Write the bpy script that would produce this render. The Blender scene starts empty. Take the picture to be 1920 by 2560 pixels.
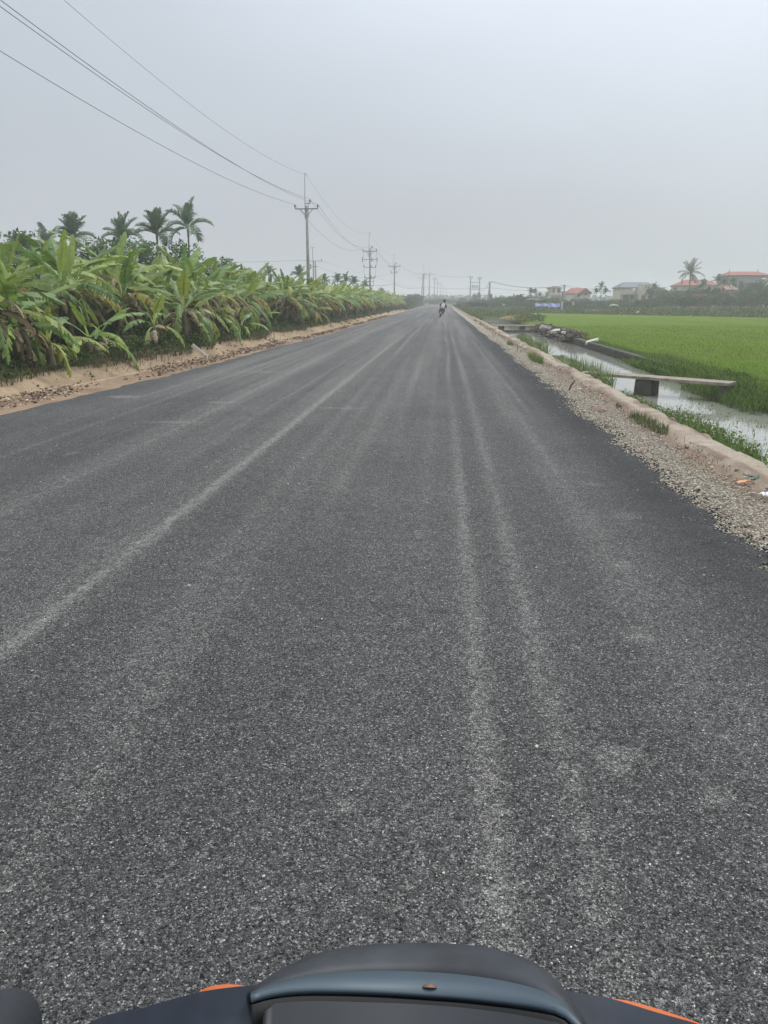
import bpy, math, random
import numpy as np
from mathutils import Vector, Matrix
sc = bpy.context.scene
col = sc.collection
R = math.radians
random.seed(7)
rng = np.random.default_rng(11)

# ------------------------------------------------------------------ camera
CAM = Vector((0, 0, 1.5))
F, U0, V0 = 1923.0, 960.0, 1280.0
PITCH = math.atan(529 / F)
YAW = math.atan(147 / math.hypot(F, 529))
cd = bpy.data.cameras.new('camera')
cam = bpy.data.objects.new('camera', cd)
col.objects.link(cam)
cam.location = CAM
cam.rotation_euler = (math.pi / 2 - PITCH, 0, YAW)
cd.sensor_fit = 'VERTICAL'
cd.sensor_height = 24
cd.lens = 24 * F / 2560
cd.clip_start = 0.05
cd.clip_end = 6000
sc.camera = cam
CR = cam.rotation_euler.to_matrix()

def ray(u, v):
    return CR @ Vector(((u - U0) / F, -(v - V0) / F, -1))
def wp(u, v, Y):
    d = ray(u, v)
    return CAM + d * (Y / d.y)
def gp(u, v, z=0.0):
    d = ray(u, v)
    return CAM + d * ((z - CAM.z) / d.z)
def hz(v, D):
    return 1.5 + (751 - v) / 2069 * D
def lx(u, D):
    return (u - 1107) / 1994 * D

# ------------------------------------------------------------------ light
SUN_EL, SUN_AZ = R(58), R(35)          # azimuth from +Y towards +X
w = bpy.data.worlds.new('World')
sc.world = w
w.use_nodes = True
nt = w.node_tree
nt.nodes.clear()
def N(nt, t, **k):
    n = nt.nodes.new(t)
    for a, b in k.items():
        setattr(n, a, b)
    return n
def L(nt, a, b):
    nt.links.new(a, b)
out = N(nt, 'ShaderNodeOutputWorld')
bg = N(nt, 'ShaderNodeBackground')
bg.inputs['Strength'].default_value = 0.1
sky = N(nt, 'ShaderNodeTexSky', sky_type='NISHITA')
sky.sun_disc = False
sky.sun_elevation = SUN_EL
sky.sun_rotation = SUN_AZ
sky.dust_density = 6
sky.air_density = 1.5
tc = N(nt, 'ShaderNodeTexCoord')
sep = N(nt, 'ShaderNodeSeparateXYZ')
L(nt, tc.outputs['Generated'], sep.inputs[0])
ramp = N(nt, 'ShaderNodeValToRGB')
e = ramp.color_ramp.elements
e[0].position = 0.0; e[0].color = (0.49, 0.53, 0.555, 1)
e[1].position = 1.0; e[1].color = (1.0, 1.0, 1.0, 1)
for p, c in ((0.10, (0.475, 0.512, 0.560)), (0.22, (0.495, 0.540, 0.605)), (0.42, (0.555, 0.615, 0.680)), (0.65, (0.80, 0.87, .95))):
    q = e.new(p); q.color = (*c, 1)
L(nt, sep.outputs['Z'], ramp.inputs[0])
# thin cloud mottling
mp = N(nt, 'ShaderNodeMapping')
mp.inputs['Scale'].default_value = (1.0, 1.0, 2.2)
L(nt, tc.outputs['Generated'], mp.inputs[0])
nz = N(nt, 'ShaderNodeTexNoise')
nz.inputs['Scale'].default_value = 2.2
nz.inputs['Detail'].default_value = 5
nz.inputs['Roughness'].default_value = 0.5
L(nt, mp.outputs[0], nz.inputs['Vector'])
mr = N(nt, 'ShaderNodeMapRange')
mr.inputs[1].default_value = 0.3; mr.inputs[2].default_value = 0.7
mr.inputs[3].default_value = 0.955; mr.inputs[4].default_value = 1.045
L(nt, nz.outputs['Fac'], mr.inputs[0])
# brighter veil round the hidden sun (up and to the right)
sd = (math.sin(SUN_AZ) * math.cos(SUN_EL), math.cos(SUN_AZ) * math.cos(SUN_EL), math.sin(SUN_EL))
dp = N(nt, 'ShaderNodeVectorMath', operation='DOT_PRODUCT')
dp.inputs[1].default_value = sd
L(nt, tc.outputs['Generated'], dp.inputs[0])
m2 = N(nt, 'ShaderNodeMapRange', interpolation_type='SMOOTHSTEP')
m2.inputs[1].default_value = 0.45; m2.inputs[2].default_value = 1.0
m2.inputs[3].default_value = 1.0; m2.inputs[4].default_value = 1.85
L(nt, dp.outputs['Value'], m2.inputs[0])
mu = N(nt, 'ShaderNodeMath', operation='MULTIPLY')
L(nt, mr.outputs[0], mu.inputs[0]); L(nt, m2.outputs[0], mu.inputs[1])
mm = N(nt, 'ShaderNodeMath', operation='MULTIPLY')
L(nt, mu.outputs[0], mm.inputs[0]); mm.inputs[1].default_value = 9.6
vs = N(nt, 'ShaderNodeVectorMath', operation='SCALE')
L(nt, ramp.outputs[0], vs.inputs[0]); L(nt, mm.outputs[0], vs.inputs['Scale'])
mx = N(nt, 'ShaderNodeMix', data_type='RGBA')
mx.inputs[0].default_value = 0.93
L(nt, sky.outputs[0], mx.inputs[6]); L(nt, vs.outputs[0], mx.inputs[7])
L(nt, mx.outputs[2], bg.inputs['Color'])
L(nt, bg.outputs[0], out.inputs['Surface'])

sl = bpy.data.lights.new('sun', 'SUN')
sl.energy = 1.1
sl.angle = R(25)
sl.color = (1.0, 0.96, 0.90)
so = bpy.data.objects.new('sun', sl)
col.objects.link(so)
so.rotation_euler = Vector(sd).to_track_quat('Z', 'Y').to_euler()
sc.view_settings.view_transform = 'Standard'
sc.view_settings.look = 'None'
sc.view_settings.exposure = 0.22
sc.view_settings.gamma = 1
sc.view_settings.use_curve_mapping = False
sc.cycles.use_denoising = True
sc.cycles.max_bounces = 6
sc.cycles.volume_bounces = 2
sc.cycles.transparent_max_bounces = 4
sc.cycles.caustics_reflective = False
sc.cycles.caustics_refractive = False

# ------------------------------------------------------------------ noise
def _h(i, j, s):
    n = (i * 374761393 + j * 668265263 + s * 1442695041) & 0xffffffff
    n = ((n ^ (n >> 13)) * 1274126177) & 0xffffffff
    return ((n ^ (n >> 16)) & 0xffffff) / float(0xffffff)
def vn(x, y, s=0):
    x = np.asarray(x, float); y = np.asarray(y, float)
    xi = np.floor(x).astype(np.int64); yi = np.floor(y).astype(np.int64)
    fx = x - xi; fy = y - yi
    fx = fx * fx * (3 - 2 * fx); fy = fy * fy * (3 - 2 * fy)
    a = _h(xi, yi, s); b = _h(xi + 1, yi, s); c = _h(xi, yi + 1, s); d = _h(xi + 1, yi + 1, s)
    return a + (b - a) * fx + (c - a) * fy + (a - b - c + d) * fx * fy
def fbm(x, y, o=4, s=0):
    t = 0; a = 0.5; f = 1.0; tot = 0
    for k in range(o):
        t = t + a * vn(np.asarray(x) * f, np.asarray(y) * f, s + k * 17); tot += a
        a *= 0.5; f *= 2.03
    return t / tot

# ------------------------------------------------------------------ materials
def mat(name, color=(.5, .5, .5), rough=.7, metal=0, attr=False, noise=None, bump=None, transl=0, spec=.5, jitter=0, coat=0):
    m = bpy.data.materials.new(name)
    m.use_nodes = True
    t = m.node_tree
    b = t.nodes['Principled BSDF']
    b.inputs['Roughness'].default_value = rough
    b.inputs['Metallic'].default_value = metal
    b.inputs['Specular IOR Level'].default_value = spec
    b.inputs['Coat Weight'].default_value = coat
    tcn = N(t, 'ShaderNodeTexCoord')
    src = None
    if attr:
        a = N(t, 'ShaderNodeAttribute'); a.attribute_name = 'Col'
        src = a.outputs['Color']
    else:
        rgb = N(t, 'ShaderNodeRGB'); rgb.outputs[0].default_value = (*color, 1)
        src = rgb.outputs[0]
    if noise:
        scale, lo, hi = noise
        n = N(t, 'ShaderNodeTexNoise'); n.inputs['Scale'].default_value = scale
        n.inputs['Detail'].default_value = 6; n.inputs['Roughness'].default_value = .65
        L(t, tcn.outputs['Object'], n.inputs['Vector'])
        r = N(t, 'ShaderNodeMapRange')
        r.inputs[1].default_value = .3; r.inputs[2].default_value = .7
        r.inputs[3].default_value = lo; r.inputs[4].default_value = hi
        L(t, n.outputs['Fac'], r.inputs[0])
        v = N(t, 'ShaderNodeVectorMath', operation='SCALE')
        L(t, src, v.inputs[0]); L(t, r.outputs[0], v.inputs['Scale'])
        src = v.outputs[0]
    if jitter:
        oi = N(t, 'ShaderNodeObjectInfo')
        hs = N(t, 'ShaderNodeHueSaturation')
        r1 = N(t, 'ShaderNodeMapRange'); r1.inputs[3].default_value = .5 - jitter * .12; r1.inputs[4].default_value = .5 + jitter * .12
        r2 = N(t, 'ShaderNodeMapRange'); r2.inputs[3].default_value = 1 - jitter; r2.inputs[4].default_value = 1 + jitter
        L(t, oi.outputs['Random'], r1.inputs[0]); L(t, oi.outputs['Random'], r2.inputs[0])
        L(t, r1.outputs[0], hs.inputs['Hue']); L(t, r2.outputs[0], hs.inputs['Value'])
        L(t, src, hs.inputs['Color'])
        src = hs.outputs[0]
    L(t, src, b.inputs['Base Color'])
    if bump:
        scale, st, dist = bump
        n = N(t, 'ShaderNodeTexNoise'); n.inputs['Scale'].default_value = scale
        n.inputs['Detail'].default_value = 6
        L(t, tcn.outputs['Object'], n.inputs['Vector'])
        bp = N(t, 'ShaderNodeBump'); bp.inputs['Strength'].default_value = st; bp.inputs['Distance'].default_value = dist
        L(t, n.outputs['Fac'], bp.inputs['Height'])
        L(t, bp.outputs[0], b.inputs['Normal'])
    if transl:
        tr = N(t, 'ShaderNodeBsdfTranslucent')
        ms = N(t, 'ShaderNodeMixShader'); ms.inputs[0].default_value = transl
        L(t, src, tr.inputs['Color'])
        L(t, b.outputs[0], ms.inputs[1]); L(t, tr.outputs[0], ms.inputs[2])
        L(t, ms.outputs[0], t.nodes['Material Output'].inputs['Surface'])
    return m

M = {}
M['leaf'] = mat('banana_leaf', attr=True, rough=.42, transl=.32, noise=(3, .8, 1.2), jitter=.12)
M['palm'] = mat('palm_leaf', attr=True, rough=.5, transl=.2, jitter=.1)
M['foliage'] = mat('foliage', attr=True, rough=.7, spec=.15, transl=.25, jitter=.14)
M['weed'] = mat('weed', attr=True, rough=.7, spec=.15, transl=.25)
M['dead'] = mat('dead_leaf', attr=True, rough=.9, noise=(8, .7, 1.3))
M['bark'] = mat('bark', (.13, .10, .075), .9, noise=(6, .6, 1.4), bump=(14, .5, .02))
M['stem'] = mat('pseudostem', (.16, .14, .075), .7, noise=(5, .45, 1.4), bump=(12, .5, .01))
M['palmbark'] = mat('palm_bark', (.17, .16, .14), .9, noise=(7, .6, 1.3))
M['concrete'] = mat('concrete', (.33, .32, .30), .85, noise=(2.5, .75, 1.2), bump=(40, .4, .004))
M['oldconcrete'] = mat('old_concrete', (.085, .082, .066), .9, noise=(3, .5, 1.5), bump=(20, .6, .01))
M['slab'] = mat('slab_concrete', (.29, .25, .20), .9, noise=(5, .55, 1.3), bump=(30, .5, .006))
M['galv'] = mat('galvanised_steel', (.16, .17, .19), .55, .3)
M['insul'] = mat('dark_porcelain', (.04, .035, .045), .35)
M['wire'] = mat('wire', (.06, .065, .075), .6)
M['tank'] = mat('transformer_paint', (.10, .12, .17), .5)
M['stone'] = mat('stone', attr=True, rough=.95, noise=(60, .8, 1.2))
M['wood'] = mat('weathered_wood', (.16, .11, .075), .9, noise=(14, .6, 1.3))
M['rice'] = mat('rice', attr=True, rough=.8, spec=.08, transl=.25, noise=(22, .80, 1.2), bump=(55, .9, .05))

# asphalt
m = bpy.data.materials.new('asphalt'); m.use_nodes = True; t = m.node_tree
b = t.nodes['Principled BSDF']
tcn = N(t, 'ShaderNodeTexCoord'); P = tcn.outputs['Object']
def vor(scale):
    v = N(t, 'ShaderNodeTexVoronoi'); v.inputs['Scale'].default_value = scale
    v.inputs['Randomness'].default_value = 1
    L(t, P, v.inputs['Vector']); return v
def noi(scale, det, rough=.6, vec=None):
    n = N(t, 'ShaderNodeTexNoise'); n.inputs['Scale'].default_value = scale
    n.inputs['Detail'].default_value = det; n.inputs['Roughness'].default_value = rough
    L(t, vec or P, n.inputs['Vector']); return n
def mrg(src, a0, a1, b0, b1):
    r = N(t, 'ShaderNodeMapRange')
    for i, v in zip((1, 2, 3, 4), (a0, a1, b0, b1)):
        r.inputs[i].default_value = v
    L(t, src, r.inputs[0]); return r.outputs[0]
def mth(op, a, bb):
    n = N(t, 'ShaderNodeMath', operation=op)
    for i, v in enumerate((a, bb)):
        if isinstance(v, (int, float)): n.inputs[i].default_value = v
        else: L(t, v, n.inputs[i])
    return n.outputs[0]
def red(o):
    s = N(t, 'ShaderNodeSeparateColor'); L(t, o, s.inputs[0]); return s.outputs[0], s.outputs[1]
v1 = vor(200); v2 = vor(105); v3 = vor(44)
c1, g1 = red(v1.outputs['Color']); c2, g2 = red(v2.outputs['Color']); c3, g3 = red(v3.outputs['Color'])
base = mth('ADD', mrg(c1, 0, 1, .012, .122), mrg(c2, 0, 1, -.022, .045))
spk = mth('MULTIPLY', mrg(c1, .84, .98, 0, .62), mrg(v1.outputs['Distance'], 0, .5, 1, .1))
spk2 = mth('MULTIPLY', mrg(c2, .93, .985, 0, .50), mrg(v2.outputs['Distance'], .1, .45, 1, 0))
spk3 = mth('MULTIPLY', mrg(c3, .992, .998, 0, .35), mrg(v3.outputs['Distance'], .1, .32, 1, 0))
base = mth('ADD', base, mth('ADD', spk, mth('ADD', spk2, spk3)))
gap = mrg(noi(260, 2).outputs['Fac'], .40, .56, .22, 1)
base = mth('MULTIPLY', base, gap)
at = N(t, 'ShaderNodeAttribute'); at.attribute_name = 'Col'
ar, ag = red(at.outputs['Color'])
ar = mth('MULTIPLY', ar, mrg(noi(16, 5, .7).outputs['Fac'], .36, .62, .30, 1.45))          # r = dust (0..1), g = tar darkness (1 = none)
base = mth('MULTIPLY', base, ag)
med = mrg(noi(7, 5, .7).outputs['Fac'], .3, .7, .84, 1.16)
big = mrg(noi(.8, 4, .6).outputs['Fac'], .3, .7, .84, 1.18)
dk = mrg(noi(2.6, 6, .75).outputs['Fac'], .56, .70, 1.0, .72)
big = mth('MULTIPLY', big, dk)
base = mth('MULTIPLY', base, mth('MULTIPLY', med, big))
dustn = mrg(noi(60, 4, .75).outputs['Fac'], .38, .62, .15, 1.0)
pick1 = mth('LESS_THAN', g1, mth('MULTIPLY', ar, .95)); pick2 = mth('LESS_THAN', g2, mth('MULTIPLY', ar, .5))
grain = mth('MAXIMUM', mth('MULTIPLY', pick1, .85), mth('MULTIPLY', pick2, .7))
dust = mth('ADD', mth('MULTIPLY', grain, .52), mth('MULTIPLY', ar, mth('MULTIPLY', dustn, .34)))
# small pale dried-mud smudges
sm = mth('MULTIPLY', mrg(noi(1.15, 3, .6).outputs['Fac'], .70, .76, 0, .5), dustn)
dust = mth('MAXIMUM', dust, sm)
cc = N(t, 'ShaderNodeCombineColor')
L(t, mth('MULTIPLY', base, .985), cc.inputs[0]); L(t, mth('MULTIPLY', base, 1.0), cc.inputs[1]); L(t, mth('MULTIPLY', base, 1.02), cc.inputs[2])
mxx = N(t, 'ShaderNodeMix', data_type='RGBA')
L(t, dust, mxx.inputs[0]); L(t, cc.outputs[0], mxx.inputs[6]); dv = mth('MULTIPLY', mrg(c1, 0, 1, .34, 1.25), mrg(g1, 0, 1, .75, 1.25))
dv = mth('MULTIPLY', mth('ADD', dv, mth('MULTIPLY', mth('ADD', spk, spk2), 1.6)), gap)
dcol = N(t, 'ShaderNodeVectorMath', operation='SCALE'); dcol.inputs[0].default_value = (.52, .51, .465); L(t, dv, dcol.inputs['Scale'])
L(t, dcol.outputs[0], mxx.inputs[7])
L(t, mxx.outputs[2], b.inputs['Base Color'])
b.inputs['Roughness'].default_value = .85
b.inputs['Specular IOR Level'].default_value = .28
hgt = mth('ADD', mth('MULTIPLY', v1.outputs['Distance'], -1.0), mth('MULTIPLY', noi(40, 3).outputs['Fac'], .8))
bp = N(t, 'ShaderNodeBump'); bp.inputs['Strength'].default_value = .55; bp.inputs['Distance'].default_value = .006
L(t, hgt, bp.inputs['Height']); L(t, bp.outputs[0], b.inputs['Normal'])
M['asphalt'] = m

# ground (vertex colour x fine noise)
m = bpy.data.materials.new('earth'); m.use_nodes = True; t = m.node_tree
b = t.nodes['Principled BSDF']; b.inputs['Roughness'].default_value = .95
b.inputs['Specular IOR Level'].default_value = .2
tcn = N(t, 'ShaderNodeTexCoord'); P = tcn.outputs['Object']
at = N(t, 'ShaderNodeAttribute'); at.attribute_name = 'Col'
f1 = mrg(noi(55, 5, .8).outputs['Fac'], .3, .7, .62, 1.35)
f2 = mrg(noi(5, 5, .7).outputs['Fac'], .3, .7, .82, 1.18)
vs_ = N(t, 'ShaderNodeVectorMath', operation='SCALE')
L(t, at.outputs['Color'], vs_.inputs[0]); L(t, mth('MULTIPLY', f1, f2), vs_.inputs['Scale'])
L(t, vs_.outputs[0], b.inputs['Base Color'])
bp = N(t, 'ShaderNodeBump'); bp.inputs['Strength'].default_value = .8; bp.inputs['Distance'].default_value = .02
L(t, noi(45, 5, .7).outputs['Fac'], bp.inputs['Height']); L(t, bp.outputs[0], b.inputs['Normal'])
M['earth'] = m

# water
m = bpy.data.materials.new('water'); m.use_nodes = True; t = m.node_tree
b = t.nodes['Principled BSDF']; b.inputs['Base Color'].default_value = (.30, .30, .27, 1)  # murky base tone, lightened to help imitate the bright sky reflection
b.inputs['Roughness'].default_value = .03; b.inputs['IOR'].default_value = 2.1
b.inputs['Specular IOR Level'].default_value = .8
tcn = N(t, 'ShaderNodeTexCoord'); P = tcn.outputs['Object']
bp = N(t, 'ShaderNodeBump'); bp.inputs['Strength'].default_value = .12; bp.inputs['Distance'].default_value = .02
L(t, noi(3.5, 3).outputs['Fac'], bp.inputs['Height']); L(t, bp.outputs[0], b.inputs['Normal'])
M['water'] = m

# ------------------------------------------------------------------ mesh helpers
def npmesh(name, verts, faces, material, parent=None, cols=None, smooth=False):
    verts = np.asarray(verts, np.float32); faces = np.asarray(faces, np.int32)
    me = bpy.data.meshes.new(name)
    k = faces.shape[1]
    me.vertices.add(len(verts)); me.vertices.foreach_set('co', verts.ravel())
    me.loops.add(faces.size); me.loops.foreach_set('vertex_index', faces.ravel())
    me.polygons.add(len(faces)); me.polygons.foreach_set('loop_start', np.arange(len(faces), dtype=np.int32) * k)
    me.polygons.foreach_set('loop_total', np.full(len(faces), k, np.int32))
    if smooth:
        me.polygons.foreach_set('use_smooth', np.ones(len(faces), bool))
    if cols is not None:
        a = me.color_attributes.new('Col', 'FLOAT_COLOR', 'POINT')
        c4 = np.ones((len(verts), 4), np.float32); c4[:, :3] = cols
        a.data.foreach_set('color', c4.ravel())
    me.update(); me.validate()
    me.materials.append(material)
    o = bpy.data.objects.new(name, me); col.objects.link(o)
    if parent: o.parent = parent
    return o

class MB:
    def __init__(s): s.v = []; s.f = []; s.c = []
    def add(s, vs, fs, c=(1, 1, 1)):
        n = len(s.v); s.v += [tuple(p) for p in vs]; s.f += [tuple(i + n for i in f) for f in fs]
        s.c += [c] * len(vs)
    def box(s, c, d, rz=0, c3=(1, 1, 1), tilt=None):
        cx, cy, cz = c; a, b_, h = d[0] / 2, d[1] / 2, d[2] / 2
        mt = Matrix.Rotation(rz, 3, 'Z')
        if tilt: mt = mt @ Matrix.Rotation(tilt[0], 3, 'X') @ Matrix.Rotation(tilt[1], 3, 'Y')
        vs = [Vector((cx, cy, cz)) + mt @ Vector((x * a, y * b_, z * h)) for z in (-1, 1) for y in (-1, 1) for x in (-1, 1)]
        s.add(vs, [(0, 2, 3, 1), (4, 5, 7, 6), (0, 1, 5, 4), (2, 6, 7, 3), (0, 4, 6, 2), (1, 3, 7, 5)], c3)
    def tube(s, pts, rad, n=8, c3=(1, 1, 1), cap=True):
        pts = [Vector(p) for p in pts]
        if not hasattr(rad, '__len__'): rad = [rad] * len(pts)
        base = len(s.v); up = None
        for i, p in enumerate(pts):
            d = (pts[min(i + 1, len(pts) - 1)] - pts[max(i - 1, 0)])
            d = d.normalized() if d.length > 1e-9 else Vector((0, 0, 1))
            if up is None: up = Vector((0, 0, 1)) if abs(d.z) < .9 else Vector((1, 0, 0))
            sx = d.cross(up)
            if sx.length < 1e-6: sx = d.cross(Vector((0, 1, 0)))
            sx.normalize(); up = sx.cross(d).normalized()
            for k in range(n):
                a = 2 * math.pi * k / n
                s.v.append(tuple(p + (sx * math.cos(a) + up * math.sin(a)) * rad[i])); s.c.append(c3)
        for i in range(len(pts) - 1):
            for k in range(n):
                a = base + i * n + k; b_ = base + i * n + (k + 1) % n
                s.f.append((a, b_, b_ + n, a + n))
        if cap and n > 2:
            s.f.append(tuple(base + k for k in range(n))[::-1])
            e_ = base + (len(pts) - 1) * n
            s.f.append(tuple(e_ + k for k in range(n)))
    def lathe(s, prof, c, n=16, axis='Z', c3=(1, 1, 1)):
        base = len(s.v)
        for r, z in prof:
            for k in range(n):
                a = 2 * math.pi * k / n
                p = (r * math.cos(a), r * math.sin(a), z)
                if axis == 'X': p = (z, p[0], p[1])
                elif axis == 'Y': p = (p[0], z, p[1])
                s.v.append((c[0] + p[0], c[1] + p[1], c[2] + p[2])); s.c.append(c3)
        for i in range(len(prof) - 1):
            for k in range(n):
                a = base + i * n + k; b_ = base + i * n + (k + 1) % n
                s.f.append((a, b_, b_ + n, a + n))
    def build(s, name, material, parent=None, smooth=False, col_attr=False):
        me = bpy.data.meshes.new(name)
        me.from_pydata(s.v, [], s.f)
        if col_attr:
            a = me.color_attributes.new('Col', 'FLOAT_COLOR', 'POINT')
            a.data.foreach_set('color', np.array([(*c, 1) for c in s.c], np.float32).ravel())
        if smooth:
            me.polygons.foreach_set('use_smooth', np.ones(len(me.polygons), bool))
        me.update(); me.materials.append(material)
        o = bpy.data.objects.new(name, me); col.objects.link(o)
        if parent: o.parent = parent
        return o

def tag(o, label=None, cat=None, group=None, kind=None):
    if label: o['label'] = label
    if cat: o['category'] = cat
    if group: o['group'] = group
    if kind: o['kind'] = kind
    return o
def empty(name, loc=(0, 0, 0), rz=0):
    o = bpy.data.objects.new(name, None); col.objects.link(o)
    o.location = loc; o.rotation_euler = (0, 0, rz); o.empty_display_size = .2
    return o
def clone(o, parent=None):
    c = o.copy(); col.objects.link(c)
    c.parent = parent
    for ch in KIDS.get(o.name, []) or list(o.children):
        clone(ch, c)
    return c
KIDS = {}
FIRST = {}
def place(protos, key, loc, rz, s, label, cat, group):
    """first use moves the prototype, later uses copy it"""
    p = protos[key]
    o = clone(p) if p.get('_used') else p
    p['_used'] = 1
    if o is not p and '_used' in o: del o['_used']
    USED.append(p)
    o.location = loc; o.rotation_euler = (0, 0, rz); o.scale = (s, s, s) if not hasattr(s, '__len__') else s
    return tag(o, label, cat, group)
USED = []

# ------------------------------------------------------------------ terrain
def ylist(y0, y1, s0, grow):
    r = [y0]; s = s0
    while r[-1] < y1:
        r.append(r[-1] + s)
        if r[-1] > 14: s *= grow
    return np.array(r)
def ledge(y): return np.interp(y, [0, 10.7, 16.8, 27, 35, 200], [-6.0, -5.94, -5.65, -5.5, -5.28, -5.2])
def lip(y): return np.interp(y, [8, 12.5, 19, 30, 38, 200], [-7.15, -6.95, -6.55, -6.3, -5.85, -5.75])
def ltop(y): return np.interp(y, [10, 16, 20, 36, 46, 200], [-8.05, -7.85, -7.55, -7.65, -7.25, -7.2]) + .38 * (vn(y * .45, y * 0, 3) - .5) * np.clip(40 / np.maximum(y, 1), .2, 1) * 2
def redge(y):
    y = np.asarray(y, float)
    b_ = np.interp(y, [0, 4.9, 9.7, 22, 43, 130, 200, 250], [2.05, 2.02, 1.93, 2.0, 1.93, 1.82, 2.2, 3.2])
    return b_ + .13 * (vn(y * .7, y * 0, 5) - .5) + .15 * (vn(y * 2.3, y * 0, 6) - .5) + .09 * (vn(y * 7, y * 0, 8) - .5)

xs = np.concatenate([np.array([-1500, -700, -350, -180, -100, -60, -40, -28, -20, -15, -12, -10.5, -9.6]),
                     np.arange(-9.0, -4.8, .07), np.arange(-4.6, 1.7, .7), np.arange(1.75, 3.7, .035),
                     np.arange(3.8, 7.6, .11), np.array([8, 9, 10.5, 13, 17, 24, 34, 50, 75, 110, 170, 300, 600, 1500])])
ys = np.concatenate([np.array([-1500, -500, -150, -50, -20, -8, -3, -1]), ylist(0, 90, .12, 1.012)[:-1], ylist(92, 1500, 4, 1.06)])
X, Y = np.meshgrid(xs, ys)
nX = vn(X * 1.3, Y * 1.3, 21); nF = fbm(X * 4, Y * 4, 3, 31)
LIP, LT, LE = lip(Y), ltop(Y), ledge(Y)
Z = np.full_like(X, -.035)
# left: strip, ditch, sandy far slope, plantation soil
tt = np.clip((LIP - X) / .35, 0, 1)
zl = np.where(X > LIP, -.03 + .02 * nF, -.03 - .42 * tt)
bot = LIP - .6
k = np.clip((bot - X) / np.maximum(bot - LT, .1), 0, 1)
zl = np.where(X < bot, -.45 + .53 * k ** .8 + .13 * (fbm(X * 3, Y * 1.5, 4, 33) - .5), zl)
zl = np.where(X < LT, .08 + .10 * (nF - .5), zl)
Z = np.where(X < LE + .1, np.where(X > LE, -.035, zl), Z)
# right: gravel, earth, berm, canal, bank, field
BER = 2.72
zr = -.03 + .03 * (nF - .5) + .035 * np.clip((X - BER) / .08, 0, 1)
e0 = 3.06 + .07 * (vn(Y * 1.3, Y * 0, 12) - .5) + .05 * (vn(Y * 4, Y * 0, 13) - .5)
zr = np.where(X > e0, .005 - 1.05 * np.clip((X - e0) / .28, 0, 1), zr)
e1 = 5.75 - .42 * np.exp(-((Y - 15.7) / 1.5) ** 2) + .1 * (vn(Y * .9, Y * 0, 14) - .5) + .45 * ((Y > 20.5) & (Y < 37))
zr = np.where(X > e1, -1.045 + .82 * np.clip((X - e1) / .5, 0, 1), zr)
zr = np.where(X > 6.5, -.24 + .05 * (nF - .5), zr)
zflat = np.where(X > 6.5, -.24, -.06) + .06 * (nF - .5)
cend = np.clip((Y - 78) / 4, 0, 1)
zr = np.where((X > 2.9), zr * (1 - cend) + zflat * cend, zr)
Z = np.where(X > 1.75, zr, Z)
Z = np.where((Y > 245), np.minimum(Z, -.04), Z)
def C(r, g, b_): return np.array([r, g, b_])
Cc = np.zeros(X.shape + (3,)) + C(.05, .05, .05)
def paint(mask, c):
    global Cc
    mk = np.clip(mask, 0, 1)[..., None]
    Cc = Cc * (1 - mk) + np.asarray(c) * mk
def ss(x, a, b_): return np.clip((x - a) / (b_ - a), 0, 1)
paint(X < LE + .3, C(.30, .215, .145))
paint((X < LE + .3) * ss(nX, .45, .7) * .6, C(.19, .125, .085))
paint((X < LIP + .12) * 1., C(.43, .345, .25))
paint((X < bot) * 1., C(.40, .30, .20))
paint((X < bot) * ss(fbm(X * 3, Y * .8, 3, 41), .52, .66) * .5, C(.27, .19, .12))
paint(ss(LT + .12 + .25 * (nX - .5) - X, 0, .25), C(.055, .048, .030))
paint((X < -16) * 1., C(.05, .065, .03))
GR = 2.42 + .22 * (vn(Y * .8, Y * 0, 51) - .5) + .08 * (nF - .5)
paint(X > 1.7, C(.30, .28, .24))
paint(ss(X, GR - .12, GR + .12), C(.25, .185, .14))
paint(ss(X, GR - .05, GR + .2) * ss(nF, .5, .66) * .6, C(.15, .095, .08))
bers = 2.68 + .12 * (vn(Y * .6, Y * 0, 55) - .5)
paint(ss(X, bers, bers + .1) * ss(200 - Y, 100, 160), C(.38, .325, .26))
paint(ss(X, bers, bers + .1) * ss(nX, .55, .75) * .4, C(.28, .21, .165))
paint(ss(X, 2.5, 2.7) * ss(fbm(X * 6, Y * 1.2, 4, 56), .50, .62) * .75 * (X < 3.1), C(.20, .135, .10))
paint(ss(X, 2.6, 2.8) * ss(fbm(X * 2, Y * 2.5, 4, 57), .56, .66) * .5 * (X < 3.1), C(.44, .38, .31))
paint(ss(X, 3.1, 3.2), C(.07, .065, .035))
paint(ss(X, 5.7, 5.9) * ss(Z, -.7, -.3), C(.055, .075, .028))
paint((X > 2.85) * ss(Y, 74, 84), C(.10, .14, .05))
paint((X > 2.85) * ss(Y, 60, 80) * ss(fbm(X * .3, Y * .08, 3, 61), .45, .6) * .7, C(.13, .115, .075))
paint((Y > 270) * 1., C(.06, .08, .04))
paint((Y < -8) * 1. * ((X < -7) | (X > 7)), C(.06, .08, .04))
ny, nx = X.shape
idx = np.arange(nx * ny).reshape(ny, nx)
fc = np.stack([idx[:-1, :-1], idx[:-1, 1:], idx[1:, 1:], idx[1:, :-1]], -1).reshape(-1, 4)
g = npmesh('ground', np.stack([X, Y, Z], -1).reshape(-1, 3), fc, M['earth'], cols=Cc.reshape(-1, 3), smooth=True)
tag(g, 'soil verges, gravel shoulder, drainage ditch and canal banks beside the road', kind='structure')

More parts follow.
